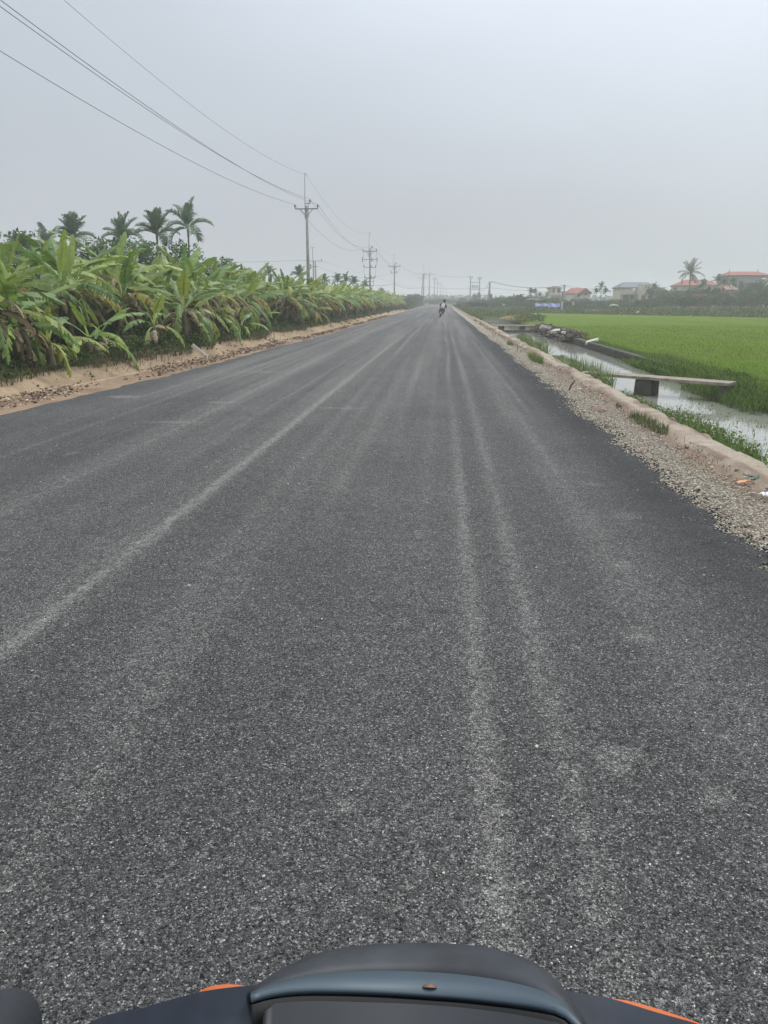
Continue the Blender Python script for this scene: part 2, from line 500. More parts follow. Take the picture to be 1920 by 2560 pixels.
# road surface
yr = np.concatenate([np.array([-60, -30, -12, -6, -3, -1.5]), np.arange(-.5, 12, .07), ylist(12, 30, .10, 1.0)[1:], ylist(30, 256, .25, 1.012)[1:]])
uu = np.concatenate([[0], np.linspace(0, 1, 190), [1]])
E0 = ledge(yr) + .10 * (vn(yr * .9, yr * 0, 71) - .5) + .10 * (vn(yr * 3.1, yr * 0, 72) - .5)
E1 = redge(yr)
XX = E0[:, None] + (E1 - E0)[:, None] * uu[None, :]
YY = np.repeat(yr[:, None], len(uu), 1)
ZZ = np.zeros_like(XX)
edge_d = np.minimum(XX - E0[:, None], E1[:, None] - XX)
ZZ = .012 * ss(edge_d, 0, .12) - .012
ZZ[:, 0] = -.10; ZZ[:, -1] = -.10
XX[:, 0] -= .02; XX[:, -1] += .02
def gs(x, c, w_): return np.exp(-((x - c) / w_) ** 2)
wob = .05 * (vn(YY * .15, YY * 0, 81) - .5)
dust = np.zeros_like(XX)
seam = np.interp(YY, [0, 3.5, 11.6, 53, 250], [-1.95, -1.93, -1.86, -1.56, -1.5])
brk = .45 + .55 * fbm(XX * 3, YY * .5, 3, 83)
dust += .80 * gs(XX, seam + wob, .032) * brk * np.interp(YY, [0, 60, 120], [1, .9, .3])
dust += .08 * gs(XX, seam + wob - .08, .14) * brk
def track(x0, w_, a, s, y0=0, y1=200):
    global dust
    c = x0 + .10 * (vn(YY * .12, YY * 0, s) - .5)
    m_ = .25 + .75 * ss(vn(YY * .16 + 5, XX * 0, s + 1), .15, .75)
    dust = dust + a * gs(XX, c, w_) * m_ * (.5 + .5 * fbm(XX * 5, YY * .8, 3, s + 2)) * ss(YY, y0 - 1, y0 + .5) * ss(-YY, -y1 - 4, -y1)
track(.19, .040, .72, 101); track(.43, .045, .60, 104)
track(-1.32, .07, .42, 107, 3); track(-1.10, .10, .22, 110); track(-.86, .08, .28, 113, 6)
track(1.22, .028, .55, 116, 11.5, 28); track(.85, .1, .25, 119, 10); track(-.25, .13, .2, 122, 12)
track(-2.7, .16, .18, 125); track(-3.4, .2, .2, 128); track(-4.3, .25, .18, 131); track(-.55, .05, .25, 134, 14)
track(1.0, .12, .2, 136, 2.5); track(-.1, .05, .2, 139, 5)
lay = fbm(XX * 2.2, YY * .05, 4, 151)
dust += .20 * ss(lay, .5, .72) * ss(YY, 5, 16) + .10 * ss(lay, .45, .8)
lay2 = fbm(XX * 6.5, YY * .035, 3, 155)
dust += .20 * ss(lay2, .56, .72) * ss(YY, 4, 14)
for _k in range(26):
    _x = random.uniform(-4.8, 1.2); _y0 = random.uniform(3, 40); track(_x, random.uniform(.018, .035), random.uniform(.15, .38), 400 + 3 * _k, _y0, _y0 + random.uniform(6, 40))
dust += .08 * ss(YY, 18, 60) + .02
wear = fbm(XX * .5, YY * .12, 3, 161)
dust += .10 * ss(wear, .4, .7)
def spot(u, v, rx, ry, a):
    global dust
    p = gp(u, v)
    d = np.hypot((XX - p.x) / rx, (YY - p.y) / ry) + .9 * (fbm(XX * 14, YY * 14, 3, int(u)) - .5)
    dust = dust + a * ss(-d, -1.0, -.55)
for q in ((1540, 1895, .09, .07, .5), (1490, 1930, .05, .03, .4), (1590, 1590, .08, .10, .3), (1565, 1290, .10, .12, .3), (1560, 1412, .08, .10, .28),
          (1700, 975, .16, .2, .3), (1480, 1210, .14, .08, .3), (1790, 2000, .08, .05, .35), (860, 2030, .03, .025, .6), (310, 992, .35, .25, .55), (560, 1006, .3, .12, .4), (420, 1055, .5, .12, .3),
          (850, 1020, .4, .12, .3), (1415, 1045, .35, .10, .35), (650, 930, .6, .2, .3)):
    spot(*q)
tar = np.ones_like(XX)
tar -= .62 * ss(XX, 1.2, 1.7) * (.6 + .4 * fbm(XX * 2, YY, 2, 171)) * np.interp(YY, [0, 3, 5, 60, 130], [.3, .5, 1, 1, .3])
tar -= .20 * gs(XX, -1.68, .18)
tar -= .22 * gs(XX, -2.35, .35) * ss(-YY, -14, -4) + .12 * gs(XX, .3, .10) + .12 * gs(XX, .75, .2) + .12 * gs(XX, -1.0, .1)
tar += .18 * (fbm(XX * 1.3, YY * .25, 3, 181) - .5) * 2
dust *= 1 - .85 * ss(XX, 1.2, 1.6) * np.interp(YY, [0, 60, 130], [1, 1, .3])
cr = np.stack([np.clip(dust, 0, .95), np.clip(tar, .25, 1.4), np.zeros_like(XX)], -1)
ny, nx = XX.shape
idx = np.arange(nx * ny).reshape(ny, nx)
fc = np.stack([idx[:-1, :-1], idx[:-1, 1:], idx[1:, 1:], idx[1:, :-1]], -1).reshape(-1, 4)
o = npmesh('road', np.stack([XX, YY, ZZ], -1).reshape(-1, 3), fc, M['asphalt'], cols=cr.reshape(-1, 3), smooth=True)
tag(o, 'freshly laid grey asphalt road with dusty wheel tracks', kind='structure')

M['cross'] = mat('dusty_concrete', (.38, .35, .31), .9, noise=(.5, .8, 1.15))
mb = MB(); mb.box((0, 257, -.02), (140, 9, .08)); o = mb.build('crossing_road', M['cross']); tag(o, 'pale dusty road crossing at the far end', kind='structure')

# canal water
mb = MB(); mb.add([(3.0, -10, -.39), (6.5, -10, -.39), (6.5, 82, -.39), (3.0, 82, -.39)], [(0, 1, 2, 3)])
o = mb.build('water', M['water']); tag(o, 'still grey water of the irrigation canal', kind='structure')

# ------------------------------------------------------------------ scatter helpers
def blades(pos, h, w_, bend, cols, az=None, segs=3):
    n = len(pos)
    if az is None: az = rng.uniform(0, 2 * np.pi, n)
    dx, dy = np.cos(az), np.sin(az)
    sx, sy = -dy, dx
    vv = []; cc_ = []
    for i in range(segs + 1):
        s = i / segs
        hh = h * (s - .35 * bend * s * s); off = h * bend * s * s * .8
        ww = w_ * (1 - s) ** .6 * .5 if i < segs else w_ * .03
        for sg in (-1, 1):
            vv.append(np.stack([pos[:, 0] + dx * off + sx * ww * sg, pos[:, 1] + dy * off + sy * ww * sg, pos[:, 2] + hh], -1))
            cc_.append(cols)
    V = np.stack(vv, 1).reshape(-1, 3); CC = np.stack(cc_, 1).reshape(-1, 3)
    st = (np.arange(n) * 2 * (segs + 1))[:, None]
    fs = [np.stack([st[:, 0] + 2 * i, st[:, 0] + 2 * i + 1, st[:, 0] + 2 * i + 3, st[:, 0] + 2 * i + 2], -1) for i in range(segs)]
    return V, np.concatenate(fs), CC
def leafquads(pos, size, cols, flat=.5):
    n = len(pos)
    a = rng.normal(size=(n, 3)); a[:, 2] *= flat; a /= np.linalg.norm(a, axis=1)[:, None]
    b_ = rng.normal(size=(n, 3)); b_ -= (a * b_).sum(1)[:, None] * a; b_ /= np.linalg.norm(b_, axis=1)[:, None]
    s = size[:, None] if hasattr(size, '__len__') else size
    V = np.stack([pos - a * s, pos + b_ * s * .45, pos + a * s, pos - b_ * s * .45], 1).reshape(-1, 3)
    F_ = np.arange(n * 4).reshape(-1, 4)
    return V, F_, np.repeat(cols, 4, 0)
def join(parts):
    V = []; F_ = []; CC = []; n = 0
    for v, f, c in parts:
        V.append(v); F_.append(f + n); CC.append(c); n += len(v)
    return np.concatenate(V), np.concatenate(F_), np.concatenate(CC)
def cmix(n, palette, jit=.2):
    p = np.array(palette)[rng.integers(0, len(palette), n)]
    return p * rng.uniform(1 - jit, 1 + jit, (n, 1))
def stones(pos, size, cols):
    n = len(pos)
    cube = np.array([[x, y, z] for z in (-1, 1) for y in (-1, 1) for x in (-1, 1)], float)
    v = cube[None] * rng.uniform(.45, 1, (n, 8, 3)) * size[:, None, None] * rng.uniform(.6, 1.1, (n, 1, 3))
    a = rng.uniform(0, 6.28, n); t2 = rng.uniform(-.7, .7, n)
    c, s = np.cos(a), np.sin(a)
    x, y, z = v[..., 0].copy(), v[..., 1].copy(), v[..., 2].copy()
    y2 = y * np.cos(t2)[:, None] - z * np.sin(t2)[:, None]; z2 = y * np.sin(t2)[:, None] + z * np.cos(t2)[:, None]
    v[..., 0] = x * c[:, None] - y2 * s[:, None]; v[..., 1] = x * s[:, None] + y2 * c[:, None]; v[..., 2] = z2 * .7
    V = (v + pos[:, None]).reshape(-1, 3)
    q = np.array([(0, 2, 3, 1), (4, 5, 7, 6), (0, 1, 5, 4), (2, 6, 7, 3), (0, 4, 6, 2), (1, 3, 7, 5)])
    F_ = (q[None] + (np.arange(n) * 8)[:, None, None]).reshape(-1, 4)
    return V, F_, np.repeat(cols, 8, 0)

# gravel shoulder
n = 64000
yy = 2.5 + (rng.uniform(0, 1, n) ** 1.9) * 45
yy[:9000] = rng.uniform(-3, 3.2, 9000)
lo = redge(yy) - .02; hi = 2.42 + .22 * (vn(yy * .8, yy * 0, 51) - .5) + .05
tpos = rng.beta(1.1, 1.7, n)
xx = lo + (hi + .12 - lo) * tpos
sz = rng.uniform(.003, .0105, n) * np.interp(yy, [0, 10, 45], [.9, 1.1, 2.0])
pc = cmix(n, [(.50, .46, .38), (.58, .55, .47), (.40, .35, .28), (.45, .40, .32), (.26, .20, .15), (.56, .50, .40), (.33, .25, .19)], .18)
o = npmesh('gravel', *stones(np.stack([xx, yy, np.full(n, -.022) + sz * .3], -1), sz, pc)[:2], M['stone'], cols=None)
bpy.data.objects.remove(o)
v_, f_, c_ = stones(np.stack([xx, yy, np.full(n, -.02) + sz * .3 + .006 * rng.uniform(0, 1, n)], -1), sz, pc)
n = 2600
yy = 1.0 + rng.uniform(0, 1, n) ** 1.5 * 9; xx = rng.uniform(-1, 1, n) * (.8 + yy * .62) - .3; kk = (xx < 1.9) & (xx > -5); yy, xx = yy[kk], xx[kk]; n = len(xx)
sz = rng.uniform(.0016, .0034, n) + .004 * (rng.uniform(0, 1, n) < .015)
v6_, f6_, c6_ = stones(np.stack([xx, yy, sz * .3 + .0005], -1), sz, cmix(n, [(.62, .60, .55), (.5, .49, .46), (.42, .36, .28), (.7, .69, .66)]))
# loose stones strayed onto the asphalt and the earth strip
n = 900
yy = rng.uniform(1.3, 30, n); xx = np.where(rng.uniform(0, 1, n) < .35, rng.uniform(-5, 1.9, n), redge(yy) - rng.exponential(.12, n))
sz = rng.uniform(.003, .008, n); v2_, f2_, c2_ = stones(np.stack([xx, yy, sz * .4 + .001], -1), sz, cmix(n, [(.5, .48, .42), (.4, .38, .33), (.3, .3, .3)]))
n = 1800
yy = 3 + rng.uniform(0, 1, n) ** 1.6 * 50; xx = rng.uniform(2.4, 3.0, n); sz = rng.uniform(.004, .013, n)
v3_, f3_, c3_ = stones(np.stack([xx, yy, -.01 + sz * .2], -1), sz, cmix(n, [(.3, .22, .17), (.2, .14, .11), (.38, .33, .28)]))
n = 5200
yy = 2.5 + rng.uniform(0, 1, n) ** 1.7 * 40; xx = redge(yy) + rng.normal(.03, .06, n) + .12 * (rng.uniform(0, 1, n) < .12)
sz = rng.uniform(.004, .012, n); v4_, f4_, c4_ = stones(np.stack([xx, yy, -.012 + sz * .3], -1), sz, cmix(n, [(.04, .04, .043), (.06, .06, .06), (.03, .03, .035), (.3, .27, .22)]))
n = 260
yy = 3 + rng.uniform(0, 1, n) ** 1.6 * 45; xx = rng.uniform(2.0, 2.75, n); sz = rng.uniform(.012, .026, n)
v5_, f5_, c5_ = stones(np.stack([xx, yy, -.015 + sz * .2], -1), sz, cmix(n, [(.45, .41, .35), (.33, .28, .22), (.52, .49, .43)]))
V_, F_, C_ = join([(v_, f_, c_), (v2_, f2_, c2_), (v3_, f3_, c3_), (v4_, f4_, c4_), (v5_, f5_, c5_), (v6_, f6_, c6_)])
o = npmesh('gravel', V_, F_, M['stone'], cols=C_)
tag(o, 'pale crushed stone along the right shoulder', 'gravel', kind='stuff')

# leaf litter on the left verge
n = 15000
yy = 8 + rng.uniform(0, 1, n) ** 1.5 * 75
xx = ledge(yy) - .1 - (ledge(yy) - .05 - lip(yy)) * rng.beta(1.5, 1.5, n)
keep = vn(xx * 1.2, yy * .5, 91) + rng.uniform(-.25, .25, n) > .42
xx, yy = xx[keep], yy[keep]; n = len(xx)
v_, f_, c_ = leafquads(np.stack([xx, yy, rng.uniform(-.02, .035, n)], -1), rng.uniform(.012, .05, n) * np.interp(yy, [8, 60], [.9, 1.8]),
                       cmix(n, [(.19, .12, .08), (.26, .18, .12), (.36, .28, .20), (.13, .08, .06), (.45, .38, .30)], .25), .15)
o = npmesh('leaf_litter', v_, f_, M['dead'], cols=c_)
tag(o, 'brown fallen leaves and crumbs along the left verge', 'leaf litter', kind='stuff')

# ------------------------------------------------------------------ banana plants
GREENS = [(.21, .30, .06), (.28, .36, .07), (.16, .26, .055), (.33, .40, .085), (.19, .30, .09), (.25, .33, .055), (.12, .21, .045)]
def banana_leaf(mb, base, az, el, Ln, W, droop, tear, rnd, c0, tipc=None, segs=15, pet=.3):
    d0 = Vector((math.cos(az), math.sin(az), 0)); side = Vector((-math.sin(az), math.cos(az), 0))
    p = Vector(base); st = []
    for i in range(segs + 1):
        s = i / segs
        a = el - droop * s ** 1.3
        dr = d0 * math.cos(a) + Vector((0, 0, 1)) * math.sin(a)
        st.append((p.copy(), dr))
        p = p + dr * (Ln / segs)
    roll = rnd.uniform(-.35, .35); k0 = max(1, int(pet * segs))
    # midrib
    mid = tuple(min(1, c * 1.25 + .03) for c in c0)
    for i in range(segs):
        (p0, a0), (p1, a1) = st[i], st[i + 1]
        w0 = .028 * (1 - i / segs) + .006; w1 = .028 * (1 - (i + 1) / segs) + .006
        n0 = a0.cross(side).normalized() * -.004
        mb.add([p0 - side * w0 + n0, p0 + side * w0 + n0, p1 + side * w1 + n0, p1 - side * w1 + n0], [(0, 1, 2, 3)], mid)
    def hw(s):
        q = (s - pet) / (1 - pet)
        return W * (max(0, math.sin(math.pi * min(1, max(0, q * .93 + .05)) ** .75)) ** .55)
    for sg in (-1, 1):
        base_dih = rnd.uniform(.15, .5)
        dj = 0
        for i in range(k0, segs):
            s0, s1 = i / segs, (i + 1) / segs
            (p0, a0), (p1, a1) = st[i], st[i + 1]
            torn = rnd.random() < tear
            if torn or i == k0: dj = rnd.uniform(-.5, .25) * (.3 + tear)
            up = side.cross(a0) * sg
            up = (a0.cross(side * sg)).normalized()
            if up.z < 0: up = -up
            ang = base_dih * (1 - 2.2 * tear) + dj + roll * sg - .35 * s0
            o_dir = (side * sg * math.cos(ang) + up * math.sin(ang))
            w0, w1 = hw(s0 + .01), hw(s1)
            g_ = (p1 - p0)
            sh = .10 * Ln / segs
            m0 = p0 + o_dir * w0 * .5 + a0 * w0 * .12; m1 = p1 + o_dir * w1 * .5 + a0 * w1 * .12
            dn = Vector((0, 0, -1)) * (.12 + .2 * tear)
            q0 = p0 + o_dir * w0 + a0 * w0 * .28 + dn * w0; q1 = p1 + o_dir * w1 + a0 * w1 * .28 + dn * w1
            if torn:
                q0 = q0.lerp(q1, rnd.uniform(.3, .62)); q1 = q1.lerp(q0, .15); ex = rnd.uniform(.75, 1.08); q0 = p0.lerp(q0, ex); q1 = p1.lerp(q1, ex)
            cj = rnd.uniform(.88, 1.12)
            c = tuple(x * cj for x in c0)
            ce = c
            if tipc:
                f = min(1, .25 + s0 * 1.1); ce = tuple(x * (1 - f) + y * f for x, y in zip(c, tipc))
                c = tuple(x * (1 - f * .6) + y * f * .6 for x, y in zip(c, tipc))
            n0 = len(mb.v)
            mb.add([p0, p1, m1, m0], [(0, 1, 2, 3)], c)
            mb.add([m0, m1, q1, q0], [(0, 1, 2, 3)], ce)
YEL = (.42, .30, .05); BRN = (.22, .13, .07)
def make_banana(seed, hs, Ln, n, segs=15, dead=8, spread=1.0, hang=0, yellow=1):
    rnd = random.Random(seed)
    root = empty('banana_plant')
    mb = MB(); ln = rnd.uniform(-.12, .12)
    pts = [(ln * hs * t_ ** 2, ln * .5 * hs * t_, hs * t_) for t_ in (0, .1, .4, .75, 1)]
    mb.tube(pts, [.13, .10, .085, .07, .05], 9)
    mb.build('pseudostem', M['stem'], root, smooth=True)
    top = Vector(pts[-1])
    mb = MB(); a = rnd.uniform(0, 6)
    for i in range(n):
        f = i / max(1, n - 1)          # 0 youngest
        el = R(76) - R(70) * f ** .55 * spread + rnd.uniform(-.14, .14)
        droop = R(24) + R(62) * f ** .6 + rnd.uniform(-.15, .3)
        l_ = Ln * rnd.uniform(.85, 1.1) * (.75 if i == 0 else 1)
        c0 = rnd.choice(GREENS); tip = None
        if f > .6 and rnd.random() < .28 * yellow: tip = YEL
        if f > .85 and rnd.random() < .25 * yellow: tip = BRN
        if hang and f > .4: el -= .15; droop += .3
        banana_leaf(mb, top - Vector((0, 0, .18 * f * hs / 2)), a, el, l_, (.185 + .03 * (1 - f)) * Ln / 2.0 * rnd.uniform(.85, 1.15) * (.62 if i == 0 else 1), droop, .35 + .55 * f, rnd, c0, tip, segs)
        a += 2.4 + rnd.uniform(-.35, .35)
    mb.build('leaf_crown', M['leaf'], root, col_attr=True)
    if dead:
        mb = MB()
        for i in range(dead):
            az = rnd.uniform(0, 6.28); hh = top.z * rnd.uniform(.6, 1.0)
            L_ = min(hh * .9, rnd.uniform(.7, 1.5))
            banana_leaf(mb, (top.x + .06 * math.cos(az), top.y + .06 * math.sin(az), hh), az, rnd.uniform(-.2, .5), L_, rnd.uniform(.06, .13), rnd.uniform(1.6, 2.2), .7, rnd,
                        rnd.choice([(.26, .20, .12), (.18, .135, .08), (.36, .29, .18), (.11, .085, .05), (.15, .12, .06)]), None, 7, .1)
        mb.build('dead_leaves', M['dead'], root, col_attr=True)
    return root
BAN = [make_banana(1, 1.7, 1.95, 14, 22, dead=18), make_banana(2, 1.45, 1.85, 14, 22, dead=18), make_banana(3, 1.85, 1.8, 13, 22, dead=20), make_banana(4, 1.2, 1.75, 11, 22, dead=10),
       make_banana(5, 1.6, 1.95, 15, 22, dead=18), make_banana(6, .8, 1.3, 7, 18, dead=4, hang=1), make_banana(8, .6, 1.4, 7, 18, dead=4, hang=1), make_banana(9, 1.3, 1.8, 13, 22, dead=14, hang=1), make_banana(17, 1.0, 1.7, 9, 22, dead=8, hang=1)]
BANF = [make_banana(21, 1.7, 1.9, 13, 10, 12), make_banana(22, 1.85, 1.85, 13, 10, 12), make_banana(23, 1.5, 1.85, 13, 10, 12), make_banana(24, 1.7, 1.95, 12, 10, 12)]
ALLB = BAN + BANF
GB = 'banana plants along the left of the road'
near = [  # u, Y, proto, rot, scale, label
    (-60, 15.0, 1, 2.2, .95, 'banana plant cut by the left edge, big leaves above the low broad-leafed one'),
    (-5, 17.0, 8, 5.6, 1.0, 'low banana plant at the left edge with broad smooth leaves arching right'),
    (80, 16.5, 6, 5.9, 1.0, 'knee-high banana plant with a yellow leaf hanging to the sandy bank, nearest the camera'),
    (142, 20.5, 0, .6, 1.05, 'tallest near banana plant with one upright leaf and a long yellow-edged leaf'),
    (218, 19.5, 5, 5.3, .85, 'small banana plant with a torn brown leaf, right of the low yellow-leafed one'),
    (300, 24.5, 7, .2, 1.0, 'leaning banana plant with torn drooping leaves, behind the small brown-leafed one'),
    (402, 27.5, 4, 1.4, 1.0, 'full banana plant with fringed leaves and a thick brown skirt, below the tallest palm'),
    (452, 26.0, 8, 5.7, .95, 'low banana plant with fringed leaves hanging almost to the sand, below the tallest palm'),
    (520, 31, 2, 2.0, 1.0, 'banana plant with upright pale leaves just right of the tallest palm'),
    (600, 33, 7, .8, 1.0, 'banana plant with an orange-brown dying leaf, at the bend of the sandy bank'),
]
for u, y, p, rz, s, lab in near:
    q = place(ALLB, p, (lx(u, y), y, .04), rz, s, lab, 'banana plant', GB)
rndb = random.Random(5)
for i, (u, y) in enumerate([(40, 15.6), (182, 18.2), (258, 21.5), (345, 24.0), (490, 28.5), (560, 31), (640, 36), (690, 41), (735, 47)]):
    place(ALLB, (8, 6, 5, 7)[i % 4], (ltop(np.array(y)) * 1.0 - .55, y, .02), rndb.uniform(0, 6.28), rndb.uniform(.85, 1.1), '%s of the low young banana plants right at the top of the sandy bank' % ['first', 'second', 'third', 'fourth', 'fifth', 'sixth', 'seventh', 'eighth', 'farthest'][i], 'banana plant', GB)
def bzone(y, row):
    r_ = ('front row', 'middle row', 'back row')[row]
    if y < 42: return 'green banana plant in the %s of the grove, short of the first power pole' % r_
    if y < 75: return 'banana plant in the %s of the grove, level with the first power pole' % r_
    if y < 112: return 'hazy banana plant in the %s, between the first and second power poles' % r_
    return 'small far banana plant in the %s near the end of the grove' % r_
for row, (x0, y0, y1, st) in enumerate(((-8.9, 21, 142, 1.75), (-10.6, 14.5, 140, 1.9), (-12.8, 15.5, 138, 2.2))):
    y = y0
    while y < y1:
        if not (row == 0 and y < 36 and rndb.random() < .45):
            x = x0 + rndb.uniform(-.6, .6) + (0 if y < 40 else .9)
            if row == 0 and y < 36: x -= .3
            pi_ = rndb.choice([0, 1, 2, 4, 3, 7]) if y < 48 else 9 + rndb.randrange(4)
            if row > 0 and y < 48: pi_ = rndb.choice([0, 2, 4, 1])
            s = rndb.uniform(.86, 1.04) * ((1.04, 1.14, 1.22)[row] if y < 42 else (1.04 if row else 1)) * (1.0 if y < 30 else (1.02 if y < 95 else .92))
            place(ALLB, pi_, (x, y, .04), rndb.uniform(0, 6.28), s, bzone(y, row), 'banana plant', GB)
        y += st * rndb.uniform(.75, 1.25) * (1 if y < 60 else 1.15)

# undergrowth
n = 52000
yy = 9 + rng.uniform(0, 1, n) ** 1.7 * 135
lt = ltop(yy)
over = .75 * ss(vn(yy * .9, yy * 0, 98) * .6 + vn(yy * 2.7, yy * 0, 99) * .4, .5, .8)
xx = lt - .25 + over * rng.uniform(0, 1, n) - rng.exponential(.8, n)
hum = np.where(xx > lt, -.05, .06 + .75 * vn(xx * .9, yy * .6, 95) ** 1.6 * np.clip((lt - xx) / .6, .12, 1))
zz = .05 - .45 * np.clip(xx - lt, 0, 1) + rng.uniform(0, 1, n) ** .7 * hum
v_, f_, c_ = leafquads(np.stack([xx, yy, zz], -1), rng.uniform(.03, .075, n) * np.interp(yy, [9, 40, 140], [.8, 1.5, 3.0]),
                       cmix(n, [(.06, .11, .03), (.08, .14, .035), (.045, .085, .025), (.10, .15, .04), (.10, .08, .045)], .3), .7)
nb = 9000
yb = 9 + rng.uniform(0, 1, nb) ** 1.5 * 100; xb = ltop(yb) + .12 - rng.exponential(.6, nb)
bl = blades(np.stack([xb, yb, np.full(nb, .0)], -1), rng.uniform(.12, .5, nb), np.full(nb, .018) * np.interp(yb, [9, 100], [1, 3]), rng.uniform(.3, 1.4, nb), cmix(nb, [(.09, .13, .035), (.13, .15, .05), (.16, .12, .07), (.06, .10, .03)]))
o = npmesh('undergrowth', *join([(v_, f_, c_), bl])[:2], M['weed'], cols=join([(v_, f_, c_), bl])[2])
tag(o, 'dark low weeds and creepers under the banana plants', 'undergrowth', kind='stuff')
# taller shade plants deep in the grove
n = 42000
yy = 12 + rng.uniform(0, 1, n) ** 1.5 * 130; xx = -10.0 - rng.exponential(2.6, n)
hh = .5 + 1.5 * vn(xx * .8, yy * .45, 96)
v_, f_, c_ = leafquads(np.stack([xx, yy, .05 + rng.uniform(0, 1, n) * hh], -1), rng.uniform(.06, .13, n) * np.interp(yy, [9, 40, 140], [1, 1.6, 3.0]), cmix(n, [(.08, .14, .04), (.11, .17, .045), (.06, .11, .03), (.10, .08, .04)], .3), .8)
o = npmesh('shade_plants', v_, f_, M['weed'], cols=c_)
tag(o, 'dark shaded growth deep inside the banana grove', 'undergrowth', kind='stuff')
# dry straw debris sliding down the bank
n = 1600
yy = 10 + rng.uniform(0, 1, n) ** 1.4 * 60
keep = vn(yy * .35, yy * 0, 97) > .5
yy = yy[keep]; n = len(yy)
tt_ = rng.uniform(-.3, .65, n); xx = ltop(yy) + tt_
bl = blades(np.stack([xx, yy, .10 - .35 * np.clip(tt_, 0, 1)], -1), rng.uniform(.10, .45, n), np.full(n, .02), rng.uniform(1.2, 2.2, n), cmix(n, [(.20, .15, .10), (.12, .09, .06), (.3, .24, .17)]), az=rng.uniform(-1.2, 1.2, n))
o = npmesh('straw_debris', *bl[:2], M['dead'], cols=bl[2]); tag(o, 'dry stalks and straw sliding down the sandy ditch bank', 'debris', kind='stuff')

# ------------------------------------------------------------------ palms
def frond(mb, base, az, el, Ln, droop, nl, ll, rnd, c0, lw=.035, segs=9, vee=.5):
    d0 = Vector((math.cos(az), math.sin(az), 0)); side = Vector((-math.sin(az), math.cos(az), 0))
    p = Vector(base); st = []
    for i in range(segs + 1):
        a = el - droop * (i / segs) ** 1.4
        dr = d0 * math.cos(a) + Vector((0, 0, 1)) * math.sin(a)
        st.append((p.copy(), dr)); p = p + dr * (Ln / segs)
    mb.tube([q[0] for q in st], [.03 * (1 - i / segs) + .006 for i in range(segs + 1)], 3, c0, cap=False)
    for i in range(nl):
        s = .12 + .87 * i / nl
        k = s * segs; j = min(int(k), segs - 1); f = k - j
        pp = st[j][0].lerp(st[j + 1][0], f); dr = st[j][1]
        up = dr.cross(side).normalized()
        if up.z < 0: up = -up
        lf = ll * (math.sin(math.pi * min(.98, s * .85 + .12)) ** .6)
        for sg in (-1, 1):
            va = vee + rnd.uniform(-.25, .2)
            d = (side * sg * .8 + dr * .75 + up * va).normalized()
            e1 = pp + d * lf * .5; e2 = pp + d * lf * .9 + Vector((0, 0, -1)) * lf * rnd.uniform(.15, .5)
            ww = dr * lw
            c = tuple(x * rnd.uniform(.75, 1.25) for x in c0)
            mb.add([pp - ww * .5, pp + ww * .5, e1 + ww * .6, e1 - ww * .6, e2], [(0, 1, 2, 3), (3, 2, 4)], c)
def make_palm(seed, H, Ln, n, ll, elr, dr, r=.07, nl=30, name='areca_palm', vee=.5, lw=.05, c0=(.16, .235, .15), shaft=True):  # default areca leaf colour is lightened and greyed to stand in for haze
    rnd = random.Random(seed); root = empty(name)
    mb = MB(); l1 = rnd.uniform(-.03, .03)
    pts = [(l1 * H * t_ * t_, 0, H * t_) for t_ in (0, .05, .3, .6, .9, 1)]
    mb.tube(pts, [r * 1.6, r * 1.2, r, r * .9, r * .85, r * .8], 8)
    mb.build('trunk', M['palmbark'], root, smooth=True)
    top = Vector(pts[-1])
    mb = MB()
    if shaft: mb.tube([top, top + Vector((0, 0, .35)), top + Vector((0, 0, .7))], [r * .95, r * 1.05, r * .5], 8, (.10, .15, .06)); top = top + Vector((0, 0, .5))
    a = rnd.uniform(0, 6)
    for i in range(n):
        f = i / (n - 1)
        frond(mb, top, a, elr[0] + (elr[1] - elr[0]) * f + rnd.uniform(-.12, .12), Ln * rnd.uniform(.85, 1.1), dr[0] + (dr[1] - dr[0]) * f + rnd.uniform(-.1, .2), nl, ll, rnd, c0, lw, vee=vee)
        a += 2.4 + rnd.uniform(-.3, .3)
    mb.build('crown', M['palm'], root, col_attr=True)
    return root
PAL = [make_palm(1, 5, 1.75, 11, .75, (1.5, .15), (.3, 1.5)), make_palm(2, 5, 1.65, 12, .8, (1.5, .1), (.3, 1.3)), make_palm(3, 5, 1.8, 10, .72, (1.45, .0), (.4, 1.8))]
COC = [make_palm(9, 7.0, 3.1, 19, .95, (1.5, -.35), (.5, 1.5), r=.17, nl=26, name='coconut_palm', vee=.15, lw=.07, c0=(.07, .105, .045), shaft=False)]
def palm(u, v, D, k, label, group, w_=1.0, protos=PAL, H=5, L_=1.7):
    z = hz(v + (9 if D < 60 else 0), D); s = w_
    root = place(protos, k, (lx(u, D), D, 0), rndb.uniform(0, 6.28), 1, label, 'palm tree', group)
    zs = (z) / (H + .5 + L_ * .85) 
    root.scale = (s * .88 * max(.6, zs), s * .88 * max(.6, zs), zs)
    return root
GP = 'areca palms rising above the banana grove'
